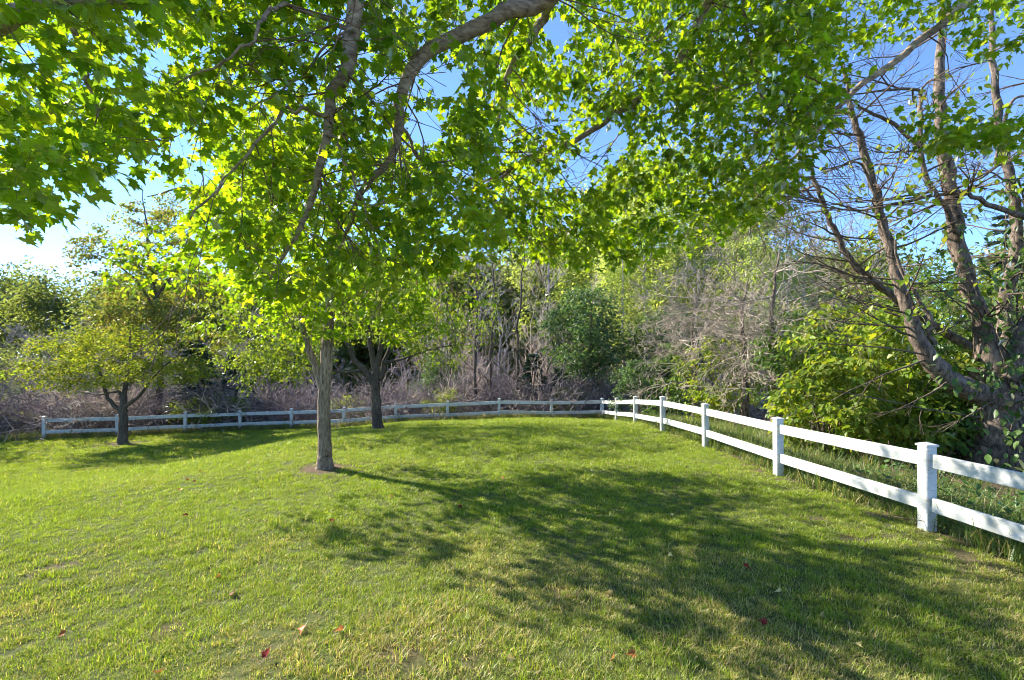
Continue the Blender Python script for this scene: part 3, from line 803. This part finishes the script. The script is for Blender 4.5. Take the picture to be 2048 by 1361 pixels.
def tree_from(name, trunk_me, crown_me, loc, label, rz=0, s=1.0, sz=None, group=None, cat='tree', wood='trunk'):
    o = empty(name, loc, label, cat, group); o.rotation_euler = (0, 0, rz); o.scale = (s, s, sz or s)
    if trunk_me: link(bpy.data.objects.new(wood, trunk_me), o)
    if crown_me:
        c = link(bpy.data.objects.new('crown', crown_me), o); c['kind'] = 'stuff'
    return o

# pale dead trees behind the right-hand run
def build_dead():
    rng = np.random.RandomState(31)
    spec = [(1552, 11.2, 4.6, 'pale dead tree with a dense cloud of bare twigs behind the right-hand fence', 590), (1490, 12.6, 4.2, 'slimmer grey dead tree left of the pale twiggy dead tree', 620), (1390, 15.0, 4.4, 'grey twiggy dead tree near the fence corner', 560)]
    for px, Y, h, lab, _ in spec:
        b = PG(px, Y); out = []
        main = nodes_of([list(b + [0, 0, -.1]) + [.14], list(b + [.0, 0, .8]) + [.11], list(b + [.05, .1, 1.9]) + [.085], list(b + [-.05, .1, 3.1]) + [.05], list(b + [.1, .0, h]) + [.015]], 22, rng, .012)
        for k in range(24):
            t = rng.uniform(.36, .98); i = int(t * 21); p = main[0][i]
            a = rng.uniform(0, 6.28); d = np.array([math.cos(a), math.sin(a), rng.uniform(-.1, .5)])
            if rng.rand() < .35: d[0] = -abs(d[0])
            grow(rng, p, d, rng.uniform(1.2, 2.2), .018, 1, 4, out, (3, 5), (.45, .72), (.4, 1.0), .03, .2)
        root = empty('dead_tree', b, lab, 'tree')
        g = Geo(); tube(g, main[0] - b, main[1], 10, .06, rng); g.obj('trunk', M['bark_big'], root)
        o = link(bpy.data.objects.new('branches', bare_mesh('twigs', [(p - b, np.maximum(r, .0048), l) for p, r, l in out], M['twig_pale'])), root)
build_dead()

# the big multi-stemmed tree at the right edge
def build_big_right():
    rng = np.random.RandomState(37); Y = 7.4
    b = PG(2000, Y)
    root = empty('walnut_tree', b, 'big rugged many-stemmed tree with a curved low limb at the right edge', 'tree')
    q = lambda px, py, r, dY=0: list(P(px, py, Y + dY)) + [r]
    lines = [
        nodes_of([list(b + [.05, 0, -.2]) + [.46], q(1995, 900, .38), q(1992, 850, .34), q(1992, 800, .33), q(1985, 740, .26), q(1965, 660, .17), q(1935, 570, .145), q(1915, 480, .14), q(1900, 380, .13), q(1882, 280, .11), q(1878, 170, .09), q(1885, 60, .07), q(1895, -80, .04)], 60, rng, .014),
        nodes_of([q(1990, 800, .22), q(1955, 785, .19, -.1), q(1905, 762, .165, -.2), q(1862, 722, .15, -.25), q(1835, 675, .135, -.25), q(1815, 620, .115, -.2), q(1795, 560, .10, -.1), q(1775, 480, .09), q(1752, 390, .08), q(1725, 300, .07), q(1705, 230, .055), q(1685, 130, .03)], 56, rng, .012),
        nodes_of([q(1985, 745, .13, .3), q(1930, 690, .10, .5), q(1850, 640, .085, .6), q(1760, 575, .075, .6), q(1705, 530, .065, .6), q(1668, 460, .055, .6), q(1640, 390, .05, .6), q(1615, 320, .035, .6), q(1580, 240, .015, .6)], 44, rng, .012),
        nodes_of([q(2010, 800, .22, .2), q(2012, 720, .16, .4), q(2010, 600, .13, .5), q(2035, 470, .11, .6), q(2020, 350, .09, .6), q(1992, 200, .07, .6), q(1985, 60, .05, .6), q(1990, -60, .03, .6)], 44, rng, .014),
        nodes_of([q(2015, 760, .16, -.2), q(2055, 640, .12, -.2), q(2100, 480, .10, -.1), q(2130, 300, .07), q(2150, 100, .04)], 36, rng, .014),
        nodes_of([q(1868, 690, .05, -.3), q(1858, 660, .045, -.35), q(1862, 640, .04, -.4), q(1800, 540, .03, -.4), q(1790, 480, .02, -.4)], 18, rng, .01),
        nodes_of([q(1925, 500, .07), q(1905, 440, .05, -.2), q(1850, 350, .045, -.3), q(1840, 240, .04, -.3), q(1830, 180, .03, -.3), q(1700, 190, .012, -.3)], 28, rng, .012),
        nodes_of([q(2060, 440, .055, -.4), q(1980, 410, .045, -.5), q(1914, 385, .035, -.6), q(1820, 402, .026, -.7), q(1728, 421, .02, -.7), q(1660, 415, .013, -.8), q(1583, 404, .005, -.8)], 36, rng, .01),
        nodes_of([q(1842, 300, .04, -.3), q(1790, 250, .035, -.4), q(1740, 225, .028, -.4), q(1700, 200, .015, -.4)], 16, rng, .008),
        nodes_of([q(1775, 480, .035, -.1), q(1730, 340, .025, -.2), q(1690, 330, .015, -.2), q(1625, 360, .006, -.2)], 16, rng, .012),
        nodes_of([q(1990, 330, .04, .5), q(2020, 210, .03, .3), q(2060, 190, .02, .2)], 12)]
    out = []
    for k in range(130):      # bare side branches
        l = lines[rng.choice([0, 1, 1, 2, 2, 3, 4, 6, 7, 7])]; i = rng.randint(len(l[0]) // 4, len(l[0])); p = l[0][i]
        if p[2] < 2.1: continue
        a = rng.uniform(0, 6.28); d = np.array([math.cos(a) - .35, math.sin(a), rng.uniform(-.25, .5)])
        grow(rng, p, d, rng.uniform(.7, 1.7), min(.018, l[1][i] * .5), 1, 3, out, (3, 5), (.45, .75), (.3, .9), .02, .12)
    for px0, py0, px1, py1 in [(1850, 720, 1620, 780), (1850, 710, 1600, 690), (1960, 835, 1700, 800), (1900, 760, 1790, 830), (1990, 660, 1840, 560), (1990, 800, 1900, 850)]:
        p0 = P(px0, py0, Y - .3); p1 = P(px1, py1, Y - rng.uniform(.2, 1))
        grow(rng, p0, p1 - p0, np.linalg.norm(p1 - p0), .016, 1, 3, out, (3, 5), (.3, .5), (.3, .8), 0, .05)
    g = Geo()
    for k, (p, r) in enumerate(lines): tube(g, p - b, r * np.interp(p[:, 2], [0, 1.2, 2.2], [1, .95, .76]), 22, .09, rng)
    g.obj('trunk', M['bark_big'], root)
    link(bpy.data.objects.new('branches', bare_mesh('branches', [(p - b, r, l) for p, r, l in out], M['twig'])), root)
    # sparse leafy tips
    ends = np.array([p[-1] for p, r, l in out if l >= 2 and p[-1][2] > 2.2]); ends = ends[rng.rand(len(ends)) < .12]
    ends = np.repeat(ends, 5, 0) + rng.normal(0, .08, (len(ends) * 5, 3))
    ok = (proj(ends)[0] > 1640); ends = ends[ok]
    finish_leaves(rng, root, b, ends, norm(rng.normal(size=ends.shape)), OVAL, OVAL, M['shrub'], (.06, .13), .6, .5, 0)
    # creeper climbing the stems
    vr = empty('creeper', b + [.0, -.35, 0], 'leafy green creeper climbing the rugged trunk at the right edge', 'creeper')
    vo = np.array(vr.location)
    pos = []; nrm = []
    for li, n, (z0, z1) in ((0, 260, (.1, 4.2)), (3, 420, (.6, 5)), (4, 260, (.6, 4.6)), (1, 40, (1.3, 2.6))):
        pp, rr = lines[li]; m = np.where((pp[:, 2] > z0) & (pp[:, 2] < z1))[0]
        i = rng.choice(m, n); a = rng.uniform(0, 6.28, n); o = np.column_stack([np.cos(a), np.sin(a), rng.normal(0, .2, n)])
        o[:, 1] = np.where(rng.rand(n) < .6, -np.abs(o[:, 1]), o[:, 1])
        pos.append(pp[i] + o * (rr[i] + rng.uniform(.02, .32, n) ** 1.3)[:, None]); nrm.append(o)
    n = 560                                    # skirt of leaves round the foot
    x = rng.normal(8.3, .75, n); y = rng.normal(6.6, .5, n); pos.append(np.column_stack([x, y, rng.uniform(.05, 1.7, n)])); nrm.append(norm(rng.normal(size=(n, 3)) + [0, -1, 0]))
    pos = np.concatenate(pos); nrm = np.concatenate(nrm)
    g = Geo()
    for k in range(14):
        pp, rr = lines[rng.choice([0, 3, 4])]; i0 = rng.randint(3, 8); i1 = rng.randint(22, 34); a = rng.uniform(0, 6.28); seg = np.arange(i0, i1, 2)
        aa = a + np.linspace(0, rng.uniform(-2, 2), len(seg)); off = np.column_stack([np.cos(aa), np.sin(aa), 0 * aa]) * (rr[seg] + .012)[:, None]
        tube(g, pp[seg] + off - vo, .010, 4)
    g.obj('stem', M['twig'], vr)
    finish_leaves(rng, vr, vo, pos, nrm, OVAL, OVAL, M['vine'], (.08, .16), .75, .5, 260, 'foliage')
build_big_right()

# leafy shrubs and saplings behind the right-hand run
def build_shrubs():
    rng = np.random.RandomState(53)
    spec = [  # px, Y, height, half-width, label
        (1800, 8.3, 2.2, 1.0, 'bright green broad-leaved sapling under the curved limb'),
        (1700, 9.2, 2.9, 1.2, 'yellow-green leafy sapling left of the curved limb'),
        (1880, 9.4, 3.2, 1.2, 'leafy green sapling between the curved limb and the rugged trunk'),
        (1620, 10.6, 2.8, 1.2, 'green broad-leaved sapling beside the pale dead tree'),
        (1770, 10.8, 3.4, 1.4, 'tall yellow-green sapling behind the curved limb'),
        (1955, 11.0, 4.2, 1.5, 'tall leafy sapling behind the rugged trunk'),
        (1440, 13.4, 2.7, 1.2, 'rounded green shrub behind the fence between the two dead trees'),
        (1350, 16.0, 2.6, 1.2, 'rounded green shrub near the fence corner'),
        (1700, 13.5, 4.2, 1.8, 'tall green shrub at the back of the right-hand thicket'),
        (1545, 14.8, 4.4, 1.8, 'tall green shrub behind the pale dead tree'),
        (1262, 17.6, 2.1, 1.0, 'dark green bush leaning over the fence at the corner'),
        (1860, 13.0, 4.8, 1.8, 'tall green sapling deep in the right-hand thicket'),
        (2060, 8.8, 3.6, 1.3, 'leafy sapling cut by the right edge of the view'),
        (1930, 7.9, 1.5, .8, 'low leafy shrub at the foot of the rugged trunk'),
        (1655, 8.4, 1.6, .8, 'low leafy shrub behind the second nearest fence post')]
    for k, (px, Y, h, w, lab) in enumerate(spec):
        x = (px - CX) / F_PX * Y
        x = max(x, float(fence_x(min(Y, 20))) + .75)
        b = np.array([x, Y, float(zt(x, Y))])
        root = empty('shrub', b, lab, 'shrub'); lines = []
        for j in range(6):
            a = rng.uniform(0, 6.28); d = np.array([math.cos(a), math.sin(a), 0]) * w * rng.uniform(.3, .8)
            lines.append(nodes_of([list(b + d * .1 + [0, 0, -.05]) + [.022], list(b + d * .35 + [0, 0, h * .4]) + [.016], list(b + d + [0, 0, h * rng.uniform(.7, .95)]) + [.005]], 12, rng, .02))
        att = ell_points(rng, 190, b + [0, 0, h * .55], (w, w, h * .52), 26, spread=.22); att = att[att[:, 2] > b[2] + .12]
        att = att[att[:, 0] > fence_x(np.minimum(att[:, 1], 20)) + (.12 if k != 10 else -.5)]
        tw, e, t = colonize(rng, lines, att, .008, .002, .05, .012)
        g = Geo(); wood_mesh(g, lines, tw, b, 5, 3, rng); g.obj('stem', M['twig'], root)
        pos, out = leaves_on(rng, tw, 15, .17, .9)
        finish_leaves(rng, root, b, pos, out, OVAL, OVAL if Y < 10 else SMALL, M['oak'] if k == 10 else M['shrub_dark'] if k in (2, 3, 5, 7, 9, 11, 13) else M['shrub'], (.07, .16), .5, .5, 90 if k < 4 else 0, 'foliage')
    # low creeper spreading under the rails by the nearest post
    root = empty('ground_creeper', (5.0, 4.6, 0), 'low leafy creeper spreading under the rails beside the nearest fence post', 'creeper')
    org = np.array(root.location); n = 1500
    x = 4.5 + np.abs(rng.normal(0, .8, n)); y = rng.uniform(2.5, 6.6, n)
    pos = np.column_stack([x, y, zt(x, y) + rng.uniform(.03, .45, n) * np.clip((x - 4.35) * 1.3, .15, 1)])
    g = Geo()
    for _ in range(60):
        p = np.array([4.5 + abs(rng.normal(0, .8)), rng.uniform(2.6, 6.4), 0.02]); d = norm(rng.normal(size=3) * [1, 1, .2]) * .5
        tube(g, np.array([p, p + d * .5 + [0, 0, .14], p + d + [0, 0, .2]]) - org, .004, 3)
    g.obj('stem', M['twig'], root)
    finish_leaves(rng, root, org, pos, norm(rng.normal(size=(n, 3))), OVAL, OVAL, M['vine'], (.05, .10), .35, .4, 260, 'foliage')
build_shrubs()

# ---- woods behind the back fence: a few trees of each kind, copied
def leafy_meshes(seed, h, R, zc, n_att, per, leaf, mat, bark, clumps, lines_n=5, spread=.2, trunk_r=.14):
    rng = np.random.RandomState(seed)
    lines = [nodes_of([[0, 0, -.3, trunk_r * 1.3], [0, 0, .2, trunk_r], [.1, 0, h * .35, trunk_r * .8], [-.05, .1, h * .65, trunk_r * .5], [.05, 0, h * .97, .015]], 24, rng, .03)]
    for k in range(lines_n):
        z = h * rng.uniform(.3, .7); a = k * 2.4; L = R[0] * rng.uniform(.6, .95); d = np.array([math.cos(a), math.sin(a), 0])
        lines.append(nodes_of([[0, 0, z, trunk_r * .4], list(d * L * .5 + [0, 0, z + L * .4]) + [trunk_r * .25], list(d * L + [0, 0, z + L * .8]) + [.01]], 10, rng, .03))
    att = ell_points(rng, n_att, (0, 0, zc), R, clumps, spread=spread); att = att[att[:, 2] > .3]
    tw, e, t = colonize(rng, lines, att, .008, .004, .05, .04)
    g = Geo(); wood_mesh(g, lines, tw, np.zeros(3), 7, 3, rng); tm = g.mesh('trunk', bark)
    pos, out = leaves_on(rng, tw, per, leaf[1] * 3.0, .9)
    g = Geo(); scatter(g, SMALL, pos, leaf_frames(rng, len(pos), out, .4, .6), rng.uniform(leaf[0], leaf[1], len(pos)))
    return tm, g.mesh('crown', mat)

def conifer_meshes(seed, h, w, mat, bark, droop=.25, n_wh=24, bare=.06):
    rng = np.random.RandomState(seed); g = Geo(); gn = Geo()
    tube(g, [[0, 0, -.2], [0, 0, h * .5], [0, 0, h]], [.03 * h ** .7, .018 * h ** .7, .006], 7)
    P_, S_, D_, N_ = [], [], [], []
    for i in range(n_wh):
        t = bare + (1 - bare) * (i + rng.rand() * .6) / n_wh; z = h * t
        for a in rng.uniform(0, 6.28, 7):
            L = w * (1 - t) ** .8 * rng.uniform(.7, 1.1) + .08; d = np.array([math.cos(a), math.sin(a), 0])
            pts = np.array([[0, 0, z], d * L * .5 + [0, 0, z + .05 * L], d * L + [0, 0, z - droop * L]])
            tube(g, pts, [.012, .008, .003], 3, cap=False)
            m = int(44 * L / w) + 12; s = rng.uniform(.12, 1, m)[:, None]
            p = pts[0] * (1 - s) ** 2 + 2 * s * (1 - s) * pts[1] + s ** 2 * pts[2]
            sd = np.array([-d[1], d[0], 0]); sg = np.where(rng.rand(m) < .5, -1, 1)[:, None]
            dd = norm(d * .8 + sd * sg * rng.uniform(.3, 1, (m, 1)) + [0, 0, -.25] + rng.normal(0, .2, (m, 3)))
            P_.append(p); D_.append(dd); N_.append(norm(np.cross(dd, norm(rng.normal(size=(m, 3))))))
    p = np.concatenate(P_); d = np.concatenate(D_); n = np.concatenate(N_); s = np.cross(d, n)
    scatter(gn, (np.array([(0, 0, 0), (.16, .4, 0), (0, 1, 0), (-.16, .4, 0)], float), SMALL[1]), p, (s, d, n), rng.uniform(.16, .34, len(p)) * (w / 1.6) ** .5)
    return g.mesh('trunk', bark), gn.mesh('crown', mat)

def build_woods():
    rng = np.random.RandomState(71)
    def put(name, meshes, px, Y, label, s=1.0, sz=None, group=None, wood='trunk', x=None):
        xx = (px - CX) / F_PX * Y if x is None else x
        return tree_from(name, meshes[0], meshes[1], (xx, Y, float(zt(xx, Y))), label, rng.uniform(0, 6.28), s, sz, group, wood=wood)
    # dark green oak and the evergreens
    oak = leafy_meshes(101, 6.3, (2.6, 2.2, 2.5), 3.9, 260, 34, (.14, .24), M['oak'], M['bark_dark'], 30, spread=.17)
    put('oak_tree', oak, 1185, 23.5, 'dense dark green tree behind the fence corner', 1.0)
    put('oak_tree', oak, 1330, 23, 'dark green tree half hidden by the grey dead tree', .8)
    put('oak_tree', oak, 880, 27, 'green tree behind the back fence left of the thin dark trunks', .7)
    spr = conifer_meshes(111, 3.6, 1.3, M['spruce'], M['bark_dark'])
    put('spruce_tree', spr, 1066, 23.0, 'young spruce behind the back fence beside the thin bare trunks', .95)
    put('spruce_tree', spr, 1120, 22.6, 'small spruce under the dense dark green tree', .7)
    put('spruce_tree', spr, 395, 21.9, 'dark spruce behind the fence left of the lawn maple', 1.25)
    put('spruce_tree', spr, 470, 22.5, 'shorter dark spruce behind the fence next to the lawn maple', 1.1)
    # tall pale green poplars
    pop = [leafy_meshes(121 + k, 15, (2.6, 2.6, 5.2), 9.4, 300, 22, (.16, .28), M['pale'], M['twig_grey'], 44, spread=.15, trunk_r=.16) for k in range(2)]
    for k, (px, Y, s) in enumerate([(1290, 31, 1.3), (1440, 32, 1.25), (1200, 36, 1.3), (1370, 36, 1.5), (1530, 33, 1.25), (1100, 39, 1.2), (1500, 24, .7), (1610, 27, .7), (1245, 27, .75), (1000, 42, .75), (930, 46, .75)]):
        put('poplar_tree', pop[k % 2], px, Y, 'tall pale green poplar in the woods behind the right-hand thicket', s, group='pale poplars behind the thicket')
    pine = conifer_meshes(131, 14, 3.6, M['spruce'], M['bark_dark'], .05, 15, .3)
    put('pine_tree', pine, 2010, 24, 'tall dark pine standing far behind the rugged tree', .8)
    put('pine_tree', pine, 2130, 21, 'dark pine beyond the right edge of the view', .8)
    # thin dark trunks behind the back fence
    for k, (px, Y, h, r, lab) in enumerate([(952, 22.3, 8.2, .09, 'straight dark bare trunk, leftmost of three behind the back fence'), (982, 22.8, 9.0, .085, 'dark bare trunk forking high, middle of three behind the back fence'),
                              (1034, 23.0, 9.4, .085, 'dark leaning bare trunk, rightmost of three behind the back fence'), (1098, 24.5, 6, .05, 'thin bare trunk between the spruce and the dense dark green tree'), (905, 24.5, 6.5, .05, 'thin bare trunk beyond the back fence left of the three dark trunks')]):
        r2 = np.random.RandomState(140 + k); out = []
        main = nodes_of([[0, 0, -.3, r * 1.2], [0, 0, .3, r], [r2.normal(0, .12), 0, h * .4, r * .75], [r2.normal(0, .25), .1, h * .7, r * .5], [r2.normal(0, .4), 0, h, .01]], 22, r2, .03)
        for _ in range(16):
            i = r2.randint(6, 22); a = r2.uniform(0, 6.28); grow(r2, main[0][i], np.array([math.cos(a), math.sin(a), .6]), r2.uniform(.8, 2.2), main[1][i] * .4, 1, 3, out, (3, 4), (.45, .7), (.3, .8), .12)
        g = Geo(); tube(g, main[0], main[1], 8, .08, r2)
        o = put('bare_tree', (g.mesh('trunk', M['bark_dark']), None), px, Y, lab)
        o.rotation_euler = (0, 0, 0)
        link(bpy.data.objects.new('branches', bare_mesh('branches', out, M['twig'])), o)
    # tan bare saplings filling the middle of the woods
    bare = []
    for k in range(4):
        r2 = np.random.RandomState(160 + k); out = []; h = 8.5
        main = nodes_of([[0, 0, -.3, .06], [.1, 0, h * .3, .05], [r2.normal(0, .2), 0, h * .65, .03], [r2.normal(0, .4), 0, h, .006]], 18, r2, .04)
        for _ in range(26):
            i = r2.randint(3, 18); a = r2.uniform(0, 6.28); grow(r2, main[0][i], np.array([math.cos(a), math.sin(a), .9]), r2.uniform(.8, 2.0), max(main[1][i] * .5, .008), 1, 3, out, (3, 4), (.45, .75), (.25, .7), .12)
        mt = M['twig_tan'] if k % 2 == 0 else M['twig_grey']
        bare.append(bare_mesh('trunk', [(main[0], main[1], 0)] + [(p, np.maximum(r, .009), l) for p, r, l in out], mt))
    for k in range(58):
        px = rng.uniform(480, 1240) if k < 40 else rng.uniform(1240, 1750); Y = rng.uniform(24.5, 38)
        put('bare_sapling', (bare[k % 4], None), px, Y, 'thin pale leafless sapling in the woods behind the back fence', rng.uniform(.6, 1.15) if px > 850 else rng.uniform(.45, .75), group='leafless saplings behind the back fence')
    for k in range(46):
        px = rng.uniform(-120, 560); Y = rng.uniform(23.5, 38)
        put('bare_sapling', (bare[1 + 2 * (k % 2)], None), px, Y, 'purplish grey leafless sapling on the slope behind the left end of the fence', rng.uniform(.5, .85), group='grey saplings behind the left end of the fence')
    # far wooded slope
    far = [leafy_meshes(181 + k, 12, (3.8, 3.8, 5.6), 6.2, 210, 30, (.28, .5), M['far'], M['twig_grey'], 30, spread=.2, trunk_r=.2) for k in range(3)]
    for k in range(96):
        Y = rng.uniform(44, 80); px = rng.uniform(-250, 2350) if k < 62 else rng.uniform(350, 1200)
        top = np.interp(px, [-250, 0, 200, 300, 900, 1200, 2350], [520, 528, 540, 540, 505, 470, 470]) + rng.uniform(-8, 28)
        x = (px - CX) / F_PX * Y; z = float(zt(x, Y)); need = CAM_H - (top - HY) / F_PX * Y - z
        s = need / 12
        put('far_tree', far[k % 3], px, Y, 'hazy green tree on the far wooded slope', max(s, .9), max(s, .5), 'trees on the far slope')
    # mid trees at the left, and one just outside the frame whose shade reaches the lawn
    mid = [leafy_meshes(191 + k, 8, (2.9, 2.9, 3.4), 4.8, 240, 30, (.16, .28), M['far'], M['bark_dark'], 34, spread=.18) for k in range(2)]
    for k, (px, Y, s, lab) in enumerate([(-380, 18, 1.2, 'leafy tree outside the left edge whose shade falls on the lawn'), (30, 34, .85, 'grey-green tree on the slope at the left edge'), (140, 37, .9, 'grey-green tree on the slope above the brush'), (430, 34, .9, 'grey-green tree half hidden by the spruce'),
                           (560, 40, .6, 'grey-green tree deep in the woods behind the lawn maple'), (700, 42, .65, 'grey-green tree deep in the woods behind the round-crowned tree'), (840, 45, .65, 'grey-green tree deep in the woods left of the thin dark trunks'), (-60, 27, .75, 'leafy tree cut by the left edge of the view beyond the fence')]):
        put('leafy_tree', mid[k % 2], px, Y, lab, s)
    bush = leafy_meshes(197, 1.9, (1.3, 1.2, 1.0), 1.0, 90, 30, (.07, .13), M['shrub'], M['twig'], 18, spread=.2, trunk_r=.03)
    for px, Y, sc_, lab in [(395, 20.4, .75, 'low green bush growing through the fence right of the yellow-green tree'), (445, 21.4, .9, 'low green bush behind the fence in front of the spruce'), (895, 21.6, .8, 'pale green bush behind a back fence post'), (700, 22.4, .8, 'low green bush behind the fence beside the round-crowned tree'), (1130, 21.8, .75, 'low green bush behind the back fence near the small spruce'), (30, 19.6, .7, 'low green bush left of the fence end')]:
        put('bush', bush, px, Y, lab, sc_)['category'] = 'bush'
    # brush
    protos = []
    for k in range(4):
        r2 = np.random.RandomState(210 + k); out = []
        for _ in range(11):
            a = r2.uniform(0, 6.28); grow(r2, np.array([r2.normal(0, .25), r2.normal(0, .25), 0]), np.array([math.cos(a) * .8, math.sin(a) * .8, 1.1]), r2.uniform(1.1, 2.0), .016, 1, 3, out, (3, 5), (.5, .8), (.3, 1.0), -.12, .24)
        protos.append(bpy.data.objects.new('brush', bare_mesh('brush', [(p, np.maximum(r, .0085), l) for p, r, l in out], M['twig_brush'] if k % 4 else M['twig_tan'])))
    n = 620
    x = np.concatenate([rng.uniform(-32, 5, 430), rng.uniform(-2, 16, 190)]); y = np.concatenate([fence_y(x[:430]) + 1.2 + rng.exponential(5, 430), rng.uniform(22.5, 34, 190)])
    p = np.column_stack([x, y, zt(x, y) - .05])
    rot = np.column_stack([rng.normal(0, .15, n), rng.normal(0, .15, n), rng.uniform(0, 6.28, n)])
    o = instancer('brush', protos, p, rot, rng.uniform(.7, 1.5, n), rng.randint(0, 4, n), np.zeros(n))
    tag(o, 'tangled grey leafless brush behind the back fence', 'brush', kind='stuff')
build_woods()

# ------------------------------------------------------------------ fallen leaves
def build_fallen():
    rng = np.random.RandomState(81)
    cols = {'red': [(.20, .025, .02), (.14, .02, .018)], 'orange': [(.36, .13, .035), (.28, .09, .025)], 'yellow': [(.55, .42, .14), (.60, .50, .22)]}
    me = {k: tpl_mesh(leaf_template([(0, 0), (.14, -.08), (.36, -.03), (.27, .12), (.55, .38), (.37, .37), (.40, .52), (.19, .42), (.24, .66), (.12, .64), (0, 1.02)], .26, .5, .35), 'fallen_leaf', leaf_mat('dry_%s_leaf' % k, c, (1.3, 1.1, .8), .25, .2), .5) for k, c in cols.items()}
    spots = [('red', 917, 1018), ('red', 466, 1195), ('red', 1488, 1138), ('red', 1533, 1255), ('red', 530, 1325), ('red', 375, 1037), ('red', 663, 1048),
             ('orange', 1227, 1327), ('orange', 1270, 1318), ('orange', 686, 1268), ('orange', 130, 1275), ('orange', 610, 1262), ('orange', 388, 968), ('orange', 400, 947), ('orange', 600, 928), ('orange', 500, 940), ('orange', 497, 928), ('orange', 375, 962), ('orange', 360, 985), ('orange', 435, 1160), ('orange', 325, 1022), ('orange', 1005, 960), ('orange', 780, 998), ('orange', 316, 1357),
             ('yellow', 1216, 1192), ('yellow', 1560, 1192), ('yellow', 1016, 1328), ('yellow', 1342, 1034), ('yellow', 1184, 945), ('yellow', 1338, 1115), ('yellow', 1395, 1325), ('yellow', 1886, 1088), ('yellow', 1710, 1298), ('yellow', 1640, 1240)]
    lab = {'red': 'small dark red fallen leaf lying on the lawn', 'orange': 'curled orange fallen leaf lying on the lawn', 'yellow': 'pale yellow fallen leaf lying on the lawn'}
    own = {(917, 1018): 'dark red fallen leaf in the middle of the shaded lawn', (466, 1195): 'dark red fallen leaf on the sunlit grass at lower left', (1488, 1138): 'red fallen leaf in the shade below the nearest fence post, farther of two',
           (1533, 1255): 'red fallen leaf in the shade at lower right, nearer of two', (530, 1325): 'red fallen leaf on the bare soil near the bottom edge', (375, 1037): 'red fallen leaf on the left lawn below the low yellow-green tree', (663, 1048): 'red fallen leaf just below the lawn maple trunk',
           (1227, 1327): 'orange fallen leaf near the bottom edge, left of a close pair', (1270, 1318): 'orange fallen leaf near the bottom edge, right of a close pair', (130, 1275): 'orange fallen leaf at the far lower left', (316, 1357): 'orange fallen leaf cut by the bottom edge', (1005, 960): 'orange fallen leaf right of the lawn maple, far off in the shade',
           (780, 998): 'orange fallen leaf beside the shadow of the lawn maple trunk', (600, 928): 'orange fallen leaf just left of the lawn maple trunk', (435, 1160): 'orange fallen leaf on the left lawn above the dark red one', (686, 1268): 'orange fallen leaf on the lower lawn, right of a pair', (610, 1262): 'orange fallen leaf on the lower lawn, left of a pair',
           (1886, 1088): 'pale yellow fallen leaf on the soil beside the nearest fence post', (1184, 945): 'pale yellow fallen leaf far off on the middle of the lawn', (1016, 1328): 'pale yellow fallen leaf at the bottom centre of the lawn', (1710, 1298): 'pale yellow fallen leaf nearest the lower right corner', (1560, 1192): 'pale yellow fallen leaf between the two red ones at lower right', (1216, 1192): 'pale yellow fallen leaf on the edge of the tree shade'}
    for k, px, py in spots:
        Y = F_PX * CAM_H / (py - HY); x = (px - CX) / F_PX * Y
        for _ in range(8):
            z = float(zt(x, Y)); Y = .5 * Y + .5 * F_PX * (CAM_H - z) / (py - HY); x = (px - CX) / F_PX * Y
        o = link(bpy.data.objects.new('fallen_leaf', me[k])); o.location = (x, Y, float(zt(x, Y)) + .032)
        o.rotation_euler = (rng.normal(0, .5), rng.normal(0, .5), rng.uniform(0, 6.28)); s = rng.uniform(.045, .07); o.scale = (s, s, s)
        tag(o, own.get((px, py), lab[k] + ' among others'), 'leaf', k + ' fallen leaves on the lawn')
build_fallen()
